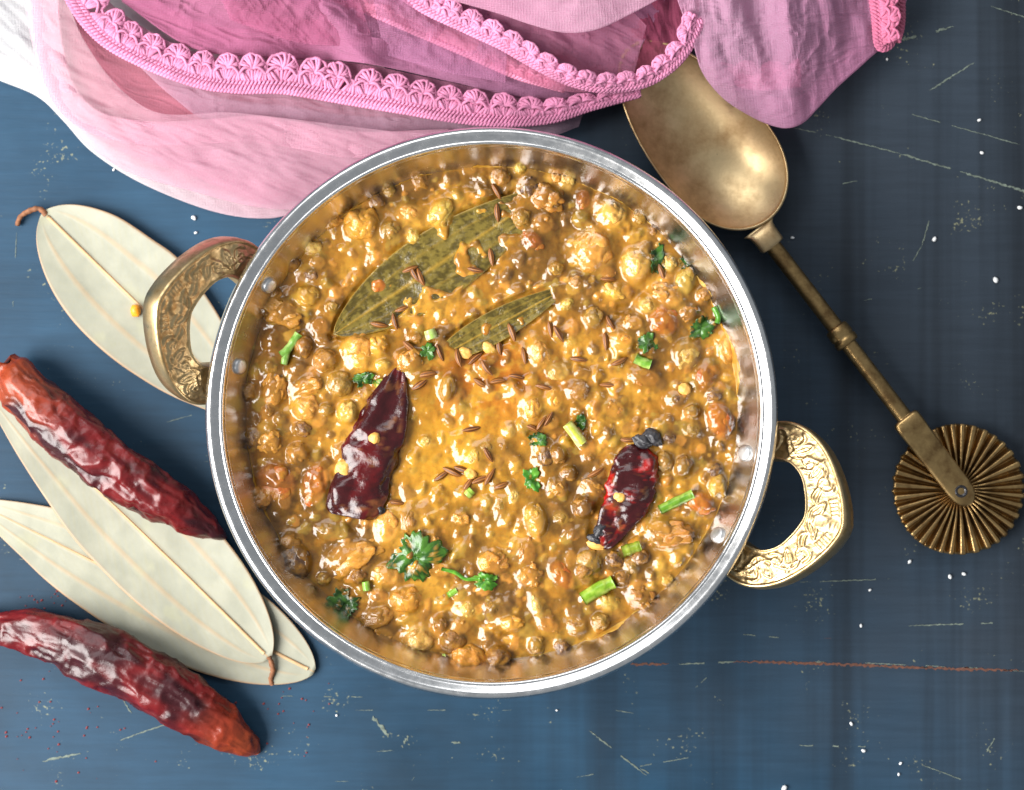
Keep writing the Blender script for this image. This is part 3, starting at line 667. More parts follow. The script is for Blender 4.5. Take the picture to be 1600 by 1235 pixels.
CMARK = [(648, 428, 'in the trio on the cooked bay leaf'), (760, 412, 'at the gravy covered half of the cooked bay leaf'), (612, 498, 'by the pointed end of the cooked bay leaf'), (770, 296, 'beyond the upper edge of the cooked bay leaf'),
         (950, 437, 'wedged between two pale chickpeas'), (1034, 427, 'beside the square cut chickpea'), (950, 520, 'lying end on near the round green lentil'), (900, 562, 'beside the translucent onion piece'), (967, 585, 'next to the jagged coriander leaf'),
         (800, 560, 'in the loose swarm on the oily patch'), (846, 661, 'in the trio near the middle of the curry'), (981, 688, 'touching the charred end of the bright red chilli'), (755, 735, 'in the cluster around the amber chilli seed'), (705, 740, 'in the cluster on the smooth yellow gravy'),
         (600, 779, 'at the cut end of the long dark chilli'), (660, 580, 'just past the tip of the long dark chilli'), (930, 739, 'beside the bright red chilli'), (865, 518, 'between the swarm and the two pale chickpeas')]
for i, (x, y, an) in enumerate(tuple(map(float, q.split())) for q in CUM.replace('\n', ';').split(';')):
    cx, cy = G(x, y); L = random.uniform(2.4, 3.0)
    o = obj('cumin_seed', CM[i % 3]); zz = max(float(gz(cx, cy)), float(gs(cx, cy)))
    if lin[int((cx + R) / step), int((cy + R) / step)] > .5: zz = max(zz, Z0 + .5)
    o.location = world_of(cx, cy, zz + .26); o.scale = (L / 1000, L / 1000 * random.uniform(.8, 1.1), L / 1000); o.rotation_euler = (random.uniform(0, 6), random.uniform(-.12, .12), -math.radians(an))
    d_ = [math.hypot(x - u, y - v_) for u, v_, _ in CMARK]; k_ = d_.index(min(d_))
    tag(o, 'small ribbed brown cumin seed ' + CMARK[k_][2], 'cumin seed', 'cumin seeds ' + CMARK[k_][2])

# cooked chilli pieces
def wet_chilli(stations, label, seed, red, cut):
    st = catmull(stations, 70); n = len(st); m_ = 40
    a = np.linspace(0, 2 * np.pi, m_, endpoint=False); t = np.linspace(0, 1, n)
    cx, cy = G(st[:, 0], st[:, 1]); rad = st[:, 2] * KG; d = np.gradient(np.stack([cx, cy], 1), axis=0); d /= np.linalg.norm(d, axis=1)[:, None]
    nn = np.stack([-d[:, 1], d[:, 0]], 1)
    A = a[None] * np.ones((n, 1)); T = t[:, None] * np.ones((1, m_))
    dent = fbm(np.cos(A) * 1.3 + seed, np.sin(A) * 1.3, T * 7, 4, seed)
    rr = rad[:, None] * (1 + .17 * dent) ; lat = rr * np.cos(A); up = rr * np.sin(A) * .42 * (1 - .25 * np.exp(-(np.cos(A) / .4) ** 2) * (np.sin(A) > 0))
    up += .55 * dent
    x = cx[:, None] + nn[:, :1] * lat; y = cy[:, None] + nn[:, 1:] * lat
    zc = Z0 + 0.9 + .4 * np.sin(t * 3)
    v = np.stack([PCX + x / 1000, PCY + y / 1000, (zc[:, None] + up) / 1000], -1).reshape(-1, 3)
    k1 = fbm(np.cos(A) * 1.3 + 3 + .5 * dent, np.sin(A) * 1.3 + T * 2.1, T * 5 + .5 * dent, 5, seed + 5, .6)
    col = lerp(np.broadcast_to(srgb(52, 12, 14), A.shape + (3,)), np.broadcast_to(srgb(*red), A.shape + (3,)), sstep(-.15, .75, k1))
    col = lerp(col, np.broadcast_to(srgb(150, 96, 48), col.shape), sstep(.45, .95, fbm(np.cos(A) * 2 + dent, np.sin(A) * 2 + 7 + T * 3, T * 8, 5, seed + 9, .65)) * .3)
    f = [tuple(q) for q in grid_faces(n, m_, wrap_v=True)] + [tuple(range(m_ - 1, -1, -1)), tuple(range((n - 1) * m_, n * m_))]
    c0 = v.mean(0); o = obj('cooked_chilli', mesh('cooked_chilli', v - c0, f, colors=col.reshape(-1, 3)), M['wetchilli']); o.location = c0
    return tag(o, label, 'chilli')
w1 = wet_chilli([(627, 572, 3), (622, 585, 13), (612, 625, 29), (597, 670, 37), (580, 715, 44), (566, 755, 44), (556, 785, 42), (551, 803, 38), (550, 808, 30)], 'long dark red cooked chilli piece, glossy and nearly black, on the curry', 3, (78, 10, 12), True)
w2 = wet_chilli([(1003, 697, 10), (1000, 706, 28), (994, 730, 37), (984, 765, 37), (970, 800, 32), (955, 830, 24), (944, 850, 12), (941, 856, 4)], 'short bright red cooked chilli piece with charred tip, on the curry', 6, (146, 18, 12), True)
def chunk(px, py, rx, ry, an, material, name, dz, seed, parent=None, amp=.3):
    v = IV.copy(); v = v * (1 + amp * fbm(v[:, 0] * 2 + seed, v[:, 1] * 2, v[:, 2] * 2, 3, seed))[:, None]
    me = mesh(name, v, IF); o = obj(name, me, material); cx, cy = G(px, py)
    w = world_of(cx, cy, float(gs(cx, cy)) + dz); o.scale = (rx * KG / 1000, ry * KG / 1000, min(rx, ry) * KG / 1000 * .7); o.rotation_euler = (0, 0, -math.radians(an))
    o.location = w
    if parent is not None: adopt(o, parent)
    return o
for q in ((938, 828, 15, 9, -50, .8), (928, 842, 12, 7, 20, .5), (1004, 690, 15, 10, 20, .4), (1020, 684, 16, 12, 40, .4)): chunk(*q[:5], M['char'], 'charred_bit', 1.0 + q[5], int(q[0]), w2, .22)
for q in ((590, 795, 14, 9, 20, .8), (572, 800, 10, 8, 0, .6)): chunk(*q[:5], M['char'], 'charred_bit', .5 + q[5], int(q[0]), w1, .22)
for (x, y, rx, ry, dz, lab) in ((968, 776, 10, 9, 3.1, 'pale chilli seed stuck on the bright red cooked chilli'), (587, 684, 9, 9, 3.7, 'pale chilli seed stuck high on the dark cooked chilli'), (537, 731, 13, 14, 1.6, 'orange chilli seed beside the long dark cooked chilli'),
                                (931, 851, 14, 8, 1.2, 'orange chilli seed at the charred tip of the bright red chilli'), (727, 552, 12, 9, 1.3, 'curved orange chilli seed among cumin seeds'), (763, 543, 12, 9, 1.3, 'pale round chilli seed beside the cooked bay leaf'), (1069, 608, 10, 9, 1.3, 'orange ring shaped chilli seed near a brown bean'), (735, 740, 10, 8, 1.0, 'amber chilli seed in the cluster of cumin seeds')):
    tag(chunk(x, y, rx, ry, 20, M['seed'], 'chilli_seed', dz - .6, int(x), None, .12), lab, 'chilli seed', 'chilli seeds on the curry')

# coriander leaves and stems
def herb_leaf(px, py, size, an, label, seed, elong=1.0, lobes=5, dark=(32, 68, 20), lite=(72, 116, 38), dz=0.9):
    n, m_ = 72, 9; r_ = np.random.default_rng(seed); a = np.linspace(0, 2 * np.pi, n, endpoint=False)
    out = .60 + .20 * np.abs(np.cos(a * lobes / 2 + r_.uniform(0, 3) + .6 * np.sin(a + seed))) ** .7 + .07 * np.sin(a * 17 + seed + 2 * np.sin(a * 2)) + .32 * noise(np.cos(a) * 1.7 + seed, np.sin(a) * 1.7, seed=seed)
    rho = np.linspace(0.02, 1, m_); th = -math.radians(an)
    u = (rho[None] * (out * np.cos(a) * elong)[:, None]) * size; q = (rho[None] * (out * np.sin(a))[:, None]) * size
    x0, y0 = G(px, py); x = x0 + u * math.cos(th) * KG - q * math.sin(th) * KG; y = y0 + u * math.sin(th) * KG + q * math.cos(th) * KG
    cur = .8 * fbm(x / 2.8, y / 2.8, o=2, seed=seed) + .2 * np.cos(a * lobes)[:, None] * rho[None]
    z = np.maximum(gs(x, y) + dz * .5 + cur, gs(x, y) - .25)
    v = np.stack([PCX + x / 1000, PCY + y / 1000, z / 1000], -1).reshape(-1, 3); k = fbm(x / 1.8, y / 1.8, o=3, seed=seed + 2)
    col = lerp(np.broadcast_to(srgb(*dark), x.shape + (3,)), np.broadcast_to(srgb(*lite), x.shape + (3,)), sstep(-.3, .7, k)); col = lerp(col, np.broadcast_to(srgb(182, 128, 42), col.shape), sstep(.5, .8, -k) * .6)
    c0 = v.mean(0); f = [tuple(q_) for q_ in grid_faces(n, m_, wrap_u=True)]
    o = obj('coriander_leaf', mesh('coriander_leaf', v - c0, f, colors=col.reshape(-1, 3)), M['herb']); o.location = c0
    md = o.modifiers.new('thick', 'SOLIDIFY'); md.thickness = 0.00025
    return tag(o, label, 'coriander leaf', 'coriander leaves on the curry')
def herb_stem(pts, rpx, label, c0=(150, 176, 66), c1=(196, 204, 110), dz=1.0):
    p = catmull(pts, 20); x, y = G(p[:, 0], p[:, 1]); z = gs(x, y).mean() + dz + 0 * x
    path = np.stack([PCX + x / 1000, PCY + y / 1000, z / 1000], 1); v, f = tube(path, rpx * KG / 1000 * (1 + .10 * noise(np.arange(20) * .31 + pts[0][0], np.zeros(20))), 14)
    an = np.tile(np.linspace(0, 2 * np.pi, 14, endpoint=False), 20); col = lerp(np.broadcast_to(srgb(*c0), v.shape), np.broadcast_to(srgb(*c1), v.shape), sstep(-.5, .9, np.sin(an * 3) * .5 + noise(v[:, 0] * 900, v[:, 1] * 900)))
    c_ = v.mean(0); o = obj('coriander_sprig', mesh('coriander_sprig', v - c_, f, colors=col), M['herb']); o.location = c_
    return tag(o, label, 'coriander stem', 'coriander stems on the curry')
herb_leaf(650, 868, 54, 70, 'large crumpled coriander leaf, the biggest green leaf on the curry', 3, .95)
herb_leaf(668, 549, 17, 10, 'small dark coriander leaf at the edge of the cumin seeds', 5)
herb_leaf(538, 944, 36, 40, 'long folded coriander leaf close to the steel wall', 7, 1.0, 3, dz=.6).scale = (1, 1, 1)
herb_leaf(1010, 537, 19, 20, 'jagged coriander leaf near the tomato piece', 9)
herb_leaf(1095, 514, 21, -20, 'dark coriander leaf near the steel wall by a chickpea', 11, 1.2)
herb_leaf(1027, 410, 18, 80, 'dark green leaf sliver beside the square cut chickpea', 13, 1.7, 3)
herb_leaf(1069, 411, 11, 30, 'tiny dark green leaf bit beside the pan wall', 15)
herb_leaf(838, 688, 15, -10, 'thin coriander leaf bit in the middle of the curry', 17, 1.3, 3)
herb_leaf(908, 660, 13, 70, 'small coriander leaf bit touching a pale yellow stem', 19, 1.2)
herb_leaf(568, 592, 14, -20, 'small green leaf bit by the tip of the dark chilli', 21, 1.3)
herb_leaf(762, 906, 15, 10, 'feathery coriander leaf tip on a thin wavy stalk', 23, 1.6, 3, (60, 120, 24), (110, 170, 50))
herb_leaf(590, 598, 10, 60, 'yellow green leaf bit touching the dark chilli tip', 25, 1.4, 3, (90, 130, 30), (200, 180, 60))
herb_leaf(829, 748, 16, 85, 'narrow upright green leaf sliver in the middle of the curry', 27, 1.5, 2, (50, 110, 24), (100, 160, 50))
herb_stem([(468, 522), (452, 545), (440, 555)], 6.5, 'pale green coriander stem, long arm of a forked sprig', (110, 156, 60), (170, 200, 110))
herb_stem([(452, 545), (447, 560), (445, 570)], 5.5, 'pale green coriander stem, short arm of a forked sprig', (110, 156, 60), (170, 200, 110))
herb_stem([(671, 516), (676, 530)], 9, 'cut pale green stem end near the cooked bay leaf', (160, 190, 90), (205, 215, 150))
herb_stem([(886, 662), (898, 678), (910, 694)], 9, 'pale yellow green stem chunk in the middle of the curry', (190, 196, 70), (224, 224, 140))
herb_stem([(910, 936), (934, 921), (958, 909)], 11, 'thick bright green stem chunk below the bright red chilli', (120, 160, 36), (176, 196, 80))
herb_stem([(1030, 797), (1056, 784), (1082, 772)], 8, 'slim green stem lying beside the bright red chilli', (96, 144, 36), (150, 180, 70), .5)
herb_stem([(972, 862), (1000, 852)], 9, 'green stem piece mostly sunk under the gravy', (130, 150, 40), (160, 170, 60), .1)
herb_stem([(572, 908), (574, 922)], 6, 'tiny light green stem bit near the long folded leaf', (130, 176, 60), (180, 210, 110))
herb_stem([(1115, 480), (1122, 495), (1120, 506)], 5, 'thin green stem curled against the pan wall', (80, 140, 36), (120, 170, 60))
herb_stem([(992, 560), (1004, 566), (1016, 570)], 8, 'light green stem piece below the jagged leaf', (110, 160, 50), (170, 200, 100), .6)
herb_stem([(690, 888), (712, 894), (728, 904), (750, 903)], 3, 'thin wavy green stalk of the feathery leaf', (70, 130, 30), (110, 170, 50), .8)
herb_stem([(700, 930), (714, 922)], 5, 'short light green stem bit below the wavy stalk', (130, 180, 60), (180, 210, 110), .3)
herb_stem([(685, 1030), (697, 1026)], 6, 'green stem bit near the lower wall of the pan', (140, 170, 60), (180, 200, 100), .3)
herb_stem([(729, 775), (738, 766)], 7, 'faint green stem bit in the smooth yellow gravy', (140, 170, 60), (180, 200, 100), .2)

# ================================================================== DRY BAY LEAVES
def bay_leaf(base, tip, W, bow, z0, z1, label, seed, stem=None, cup=1.5, flip=1):
    n, m_ = 110, 45; base, tip = np.array(base, float), np.array(tip, float); axv = tip - base; L = np.hypot(*axv); axv /= L; nv = np.array([-axv[1], axv[0]])
    s = np.linspace(0.0, 1, n)[:, None] * np.ones((1, m_)); t = np.linspace(-1, 1, m_)[None] * np.ones((n, 1))
    w = W * np.clip(np.sin(np.pi * np.clip(s, .002, .9985) ** .75), 0, 1) ** .75 * (1 + .03 * noise(s * 7, t * 0 + np.sign(t), seed=seed))
    bx = bow * np.sin(np.pi * s)
    px = base[0] + axv[0] * s * L + nv[0] * (t * w + bx); py = base[1] + axv[1] * s * L + nv[1] * (t * w + bx)
    lat = 0.52
    v1 = np.exp(-(t / .028) ** 2); v2 = np.exp(-((np.abs(t) - lat) / .026) ** 2) * sstep(0, .1, s) * sstep(1, .85, s)
    fine = np.exp(-(((s * 38 + np.abs(t) * 8 + .6 * noise(s * 9, t * 3, seed=seed)) % 1 - .5) / .14) ** 2) * .32
    zz = z0 + (z1 - z0) * s + cup * (np.abs(t) ** 2) * w / W + .30 * fbm(px / 90, py / 90, o=3, seed=seed) + .22 * v1 + .15 * v2 + .04 * fine
    zz = np.maximum(zz, .35)
    edge = sstep(.94, 1, np.abs(t))
    k = fbm(px / 40, py / 40, o=4, seed=seed + 3)
    col = lerp(np.broadcast_to(srgb(154, 154, 138), s.shape + (3,)), np.broadcast_to(srgb(162, 161, 144), s.shape + (3,)), sstep(-.5, .6, k))
    col = lerp(col, np.broadcast_to(srgb(186, 150, 108), col.shape), np.maximum(v1, .8 * v2)); col = lerp(col, np.broadcast_to(srgb(160, 156, 128), col.shape), fine); col = lerp(col, np.broadcast_to(srgb(178, 130, 88), col.shape), edge * .8)
    col = lerp(col, np.broadcast_to(srgb(172, 170, 138), col.shape), sstep(.55, 1.1, fbm(px / 45, py / 45, o=4, seed=seed + 8)) * .35)
    v = np.stack([P(a, b, c / 1000) for a, b, c in zip(px.ravel(), py.ravel(), zz.ravel())])
    c0 = np.array([v[:, 0].mean(), v[:, 1].mean(), 0])
    root = thing('bay_leaf', label, 'bay leaf', c0, 'dried bay leaves beside the pan')
    o = obj('blade', mesh('blade', v - c0, grid_faces(n, m_), colors=col.reshape(-1, 3)), M['leaf'], root)
    md = o.modifiers.new('thick', 'SOLIDIFY'); md.thickness = 0.0003
    V = v.reshape(n, m_, 3)
    path = V[2:-4, m_ // 2] + [0, 0, .00005]; tv_, tf = tube(path - c0, np.linspace(.00060, .00018, len(path)), 8)
    obj('midrib', mesh('midrib', tv_, tf), m_vein, root)
    if stem:
        sp = catmull(stem, 26); path = np.stack([P(a, b, c / 1000) for a, b, c in sp]) - c0
        tv_, tf = tube(path, .00078 * (1 + .25 * np.sin(np.arange(26) * 1.7) * .5), 9); tv_ = tv_ + (.0002 * noise(tv_[:, 0] * 900, tv_[:, 1] * 900))[:, None]
        obj('stem', mesh('stem', tv_, tf), M['stalk'], root)
    return root
m_vein = m_flat('leaf_vein', srgb(190, 154, 112), 0.6, 300, .12)
bay_leaf((68, 332), (412, 665), 92, 0, 2.0, 1.6, 'pale dried bay leaf lying under a brass handle, with hooked brown stem', 1, [(72, 336, 2.2), (62, 327, 2.6), (48, 329, 2.4), (33, 338, 1.8), (27, 352, 1.3)])
bay_leaf((491, 1050), (-45, 782), 84, 0, 1.2, .8, 'pale dried bay leaf lying beneath another bay leaf, blunt end by pan', 2, None, 1.0)
bay_leaf((421, 1029), (-25, 600), 88, 4, 3.2, 2.6, 'pale dried bay leaf on top of another leaf, under a dried chilli', 3, [(420, 1026, 3.4), (424, 1036, 3.0), (426, 1050, 2.4), (423, 1062, 1.8), (425, 1071, 1.4)])

# ================================================================== DRIED CHILLIES
def dried_chilli(st, z, label, seed, orange, end):
    c = catmull(st, 170); n = len(c); m_ = 84; t = np.linspace(0, 1, n); a = np.linspace(0, 2 * np.pi, m_, endpoint=False)
    pts = np.stack([P(x, y, (z + r_ * .17) / 1000) for x, y, r_ in c]); rad = c[:, 2] * (H - .008) / F
    d = np.gradient(pts[:, :2], axis=0); L = np.cumsum(np.linalg.norm(d, axis=1)); d /= np.linalg.norm(d, axis=1)[:, None]; nn = np.stack([-d[:, 1], d[:, 0]], 1)
    A = a[None] * np.ones((n, 1)); S_ = (L * 1000)[:, None] * np.ones((1, m_))
    ca, sa = np.cos(A), np.sin(A)
    # broad dents, lengthwise creases and small puckers (size in mm)
    rr_mm = rad[:, None] * 1000; u, w = ca * rr_mm, sa * rr_mm
    S_ = S_ + 2.2 * noise(u / 5, w / 5, S_ / 6, seed + 40); u = u + 1.6 * noise(u / 4 + 9, w / 4, S_ / 6, seed + 41); w = w + 1.6 * noise(u / 4, w / 4 + 9, S_ / 6, seed + 42)
    d1 = fbm(u / 6.5 + seed, w / 6.5, S_ / 10, 2, seed); d2 = 1 - 2 * np.abs(noise(u / 5.0, w / 5.0 + seed, S_ / 7.5, seed + 3)); d3 = 1 - 2 * np.abs(noise(u / 2.2 + 4, w / 2.2, S_ / 4.2, seed + 6)); d4 = 1 - 2 * np.abs(noise(u / 1.0 + 4, w / 1.0, S_ / 2.4, seed + 7))
    rr = rad[:, None] * (.90 + .08 * d1) + (.00060 * (d2 - .45) + .00036 * (d3 - .45) + .00012 * d4) * np.minimum(1, rad / .004)[:, None]
    lat, up = rr * ca, rr * sa * .84
    x = pts[:, :1] + nn[:, :1] * lat; y = pts[:, 1:2] + nn[:, 1:] * lat; zz = pts[:, 2:3] * 0 + (z / 1000 + rad * .84)[:, None] + up
    zz = np.maximum(zz, z / 1000 * .6 + .0002)
    k = fbm(u / 7 + 3, w / 7, S_ / 14, 3, seed + 20); T = t[:, None] * np.ones((1, m_))
    col = lerp(np.broadcast_to(srgb(50, 6, 13), A.shape + (3,)), np.broadcast_to(srgb(98, 14, 16), A.shape + (3,)), sstep(-.5, .6, k + .3 * d2))
    om = np.clip(sstep(orange[0], orange[1], T) * sstep(-.55, .35, k + .45), 0, 1)
    col = lerp(col, np.broadcast_to(srgb(172, 74, 26), col.shape), om * .5)
    col = lerp(col, np.broadcast_to(srgb(48, 6, 14), col.shape), sstep(.3, .9, -k) * .5)
    v = np.stack([x, y, zz], -1); 
    if end == 'torn':  # open, ragged stalk end
        jag = .0016 * noise(np.cos(a) * 2.2, np.sin(a) * 2.2, seed=seed); v[0, :, 0] -= d[0, 0] * (.001 + jag); v[0, :, 1] -= d[0, 1] * (.001 + jag)
    v = v.reshape(-1, 3); f = [tuple(q) for q in grid_faces(n, m_, wrap_v=True)] + [tuple(range(m_ - 1, -1, -1)), tuple(range((n - 1) * m_, n * m_))]
    c0 = np.array([v[:, 0].mean(), v[:, 1].mean(), 0]); o = obj('dried_chilli', mesh('dried_chilli', v - c0, f, colors=np.clip(col, 0, 1).reshape(-1, 3)), M['chilli']); o.location = c0
    return tag(o, label, 'dried chilli', 'dried red chillies beside the pan')
dried_chilli([(10, 576, 27), (22, 590, 38), (60, 634, 46), (130, 693, 48), (198, 744, 47), (258, 785, 41), (308, 815, 29), (338, 833, 15), (350, 840, 7), (353, 843, 2)], 3.6, 'dried red chilli with orange torn end, lying across a bay leaf', 4, (.36, .05), 'torn')
dried_chilli([(-40, 970, 14), (-15, 977, 26), (20, 984, 36), (70, 993, 44), (130, 1014, 50), (200, 1047, 53), (270, 1085, 51), (330, 1126, 43), (366, 1150, 33), (388, 1166, 22), (399, 1174, 13), (404, 1178, 4)], 0.2, 'dark dried red chilli lying on the bare table', 9, (.70, 1.0), 'tip')

# ================================================================== SPOON WITH PASTRY WHEEL
E = np.array([.63, .777]); E /= np.hypot(*E); PP = np.array([E[1], -E[0]]); BC = np.array([1108., 226.])
def sp(al, pe, z): q = BC + E * al + PP * pe; return P(q[0], q[1], z / 1000)
spoon_o = sp(0, 0, 0); spoon = thing('brass_spoon', 'aged brass spoon with a fluted pastry wheel on its handle end', 'spoon', (spoon_o[0], spoon_o[1], 0))
def sw(al): return np.where(al > 20, 92 * np.sqrt(np.clip(1 - (np.abs(al - 20) / 127) ** 2.3, 0, 1)), 92 * np.sqrt(np.clip(1 - (np.abs(20 - al) / 212) ** 2, 0, 1)))
n, m_ = 128, 40; a = np.linspace(0, 2 * np.pi, n, endpoint=False)
al = np.where(np.cos(a) > 0, 20 + 127 * np.sign(np.cos(a)) * np.abs(np.cos(a)) ** (2 / 2.3), 20 + 212 * np.cos(a)); pe = 89 * np.sin(a)
rows = []
for rho in np.linspace(.0, 1, m_): rows.append((rho, 10.4 - 8.6 * (1 - rho ** 2.3)))
rows += [(1.006, 10.75), (1.02, 10.8), (1.033, 10.5), (1.036, 10.0)]
for rho in np.linspace(1.02, 0, 20): rows.append((rho, 9.2 - 8.6 * (1 - rho ** 2.3)))
V = []
for rho, z in rows:
    V.append(np.stack([sp(20 + (x - 20) * max(rho, .004), y * max(rho, .004), z) for x, y in zip(al, pe)]))
V = np.stack(V, 1) - [spoon_o[0], spoon_o[1], 0]
obj('bowl', mesh('bowl', V.reshape(-1, 3), grid_faces(n, V.shape[1], wrap_u=True)), M['spoon'], spoon)
def bar(secs, name, material, sides=16, power=2.0, chamfer=None):
    """secs: (px,py,half width px,z centre mm,half height mm); superelliptic cross sections"""
    secs = np.array(secs, float); V = []; c = secs[:, :2]; d = np.gradient(c, axis=0); d /= np.linalg.norm(d, axis=1)[:, None]; nn = np.stack([-d[:, 1], d[:, 0]], 1)
    a = np.linspace(0, 2 * np.pi, sides, endpoint=False) + np.pi / sides
    for (x, y, hw, zc, hh), nv in zip(secs, nn):
        ca, sa = np.cos(a), np.sin(a); u = np.sign(ca) * np.abs(ca) ** (2 / power) * hw; w = np.sign(sa) * np.abs(sa) ** (2 / power) * hh
        V.append([P(x + nv[0] * uu, y + nv[1] * uu, (zc + ww) / 1000) for uu, ww in zip(u, w)])
    V = np.array(V) - [spoon_o[0], spoon_o[1], 0]; k = len(secs)
    f = [tuple(q) for q in grid_faces(k, sides, wrap_v=True)] + [tuple(range(sides - 1, -1, -1)), tuple(range((k - 1) * sides, k * sides))]
    me = mesh(name, V.reshape(-1, 3), f); o = obj(name, me, material, spoon); return o
def along(t): return np.array([1178, 346]) + (np.array([1502, 768]) - np.array([1178, 346])) * t   # handle axis, t 0..1
def secs(lst): return [(*along(t), hw, zc, hh) for t, hw, zc, hh in lst]
ns_ = m_brass('x', (0.5, 0.33, 0.14), (0.2, 0.12, 0.05), .34) if False else M['spoon_d']
bar(secs([(.022, 29, 8.9, .7), (.028, 26, 8.8, 1.6), (.035, 23, 8.6, 2.5), (.05, 21.5, 8.6, 3.0), (.085, 21, 8.6, 3.5), (.092, 19.5, 8.6, 3.3), (.094, 13, 8.6, 2.4)]), 'neck', M['spoon'], 20, 4)
t_ = np.linspace(.085, .74, 40); bar([(*along(t), 13.2, 8.6, 2.55) for t in t_], 'shaft', M['spoon_d'], 20, 2)
bar(secs([(.392, 13, 8.6, 2.5), (.393, 17, 8.6, 3.3), (.398, 19, 8.6, 3.7), (.425, 20, 8.6, 3.85), (.432, 18, 8.6, 3.5), (.436, 20, 8.6, 3.9), (.450, 20, 8.6, 3.85), (.456, 18, 8.6, 3.5), (.457, 13, 8.6, 2.5)]), 'collar', M['spoon_d'], 24, 2)
bar(secs([(.725, 12, 8.6, 2.2), (.727, 20, 8.6, 3.0), (.735, 23, 8.6, 3.4), (.76, 23, 8.6, 3.4), (.80, 22, 8.6, 2.8), (.9, 21.5, 8.4, 2.2), (.985, 21, 8.2, 1.9), (1.01, 19.5, 8.2, 1.85), (1.03, 15.5, 8.2, 1.7), (1.043, 9, 8.2, 1.4), (1.047, 3, 8.2, 1)]), 'wheel_arm', M['spoon_d'], 24, 5)
bar(secs([(.725, 12, 3.4, .6), (.76, 20, 3.2, 1.0), (.9, 20, 1.6, .8), (1.02, 16, 1.2, .7), (1.04, 7, 1.2, .5)]), 'wheel_arm', M['spoon_d'], 16, 5)
# wheel
wc = P(1497, 765, .0042); nth, nr = 480, 26; a = np.linspace(0, 2 * np.pi, nth, endpoint=False); rr = np.linspace(.03, 1, nr); KW = (H - .0042) / F; RW = 102 * KW
nf = 36; ph = (a * nf / (2 * np.pi) + .18 * np.sin(a * 3 + 1) + .10 * np.sin(a * 7)) % 1
saw = sstep(.05, .7, 1 - np.abs(2 * ph - 1))
prof = sstep(.12, .45, rr)[None]; top = .0052 + (saw[:, None] - .5) * .0030 * prof - .0006 * rr[None] ** 2; bot = .0034 + (saw[:, None] - .5) * .0030 * prof + .0002 * rr[None]
rad = RW * rr[None] * (1 + .006 * np.sin(a * 5)[:, None])
tp = np.stack([np.cos(a)[:, None] * rad, np.sin(a)[:, None] * rad, top], -1); bt = np.stack([np.cos(a)[:, None] * rad, np.sin(a)[:, None] * rad, bot], -1)[:, ::-1]
V = np.concatenate([tp, bt], 1); off = np.array([wc[0] - spoon_o[0], wc[1] - spoon_o[1], 0])
obj('pastry_wheel', mesh('pastry_wheel', V.reshape(-1, 3) + off, grid_faces(nth, 2 * nr, wrap_u=True, wrap_v=True)), M['spoon_d'], spoon)
pv, pf = lathe([(0, .0098), (.0007, .00985), (.00125, .0102), (.0016, .01045), (.0019, .0103), (.0020, .0095)], 28); pp_ = P(1502, 768, .0102)
obj('pin', mesh('pin', pv + [pp_[0] - spoon_o[0], pp_[1] - spoon_o[1], 0], pf), M['char'], spoon)

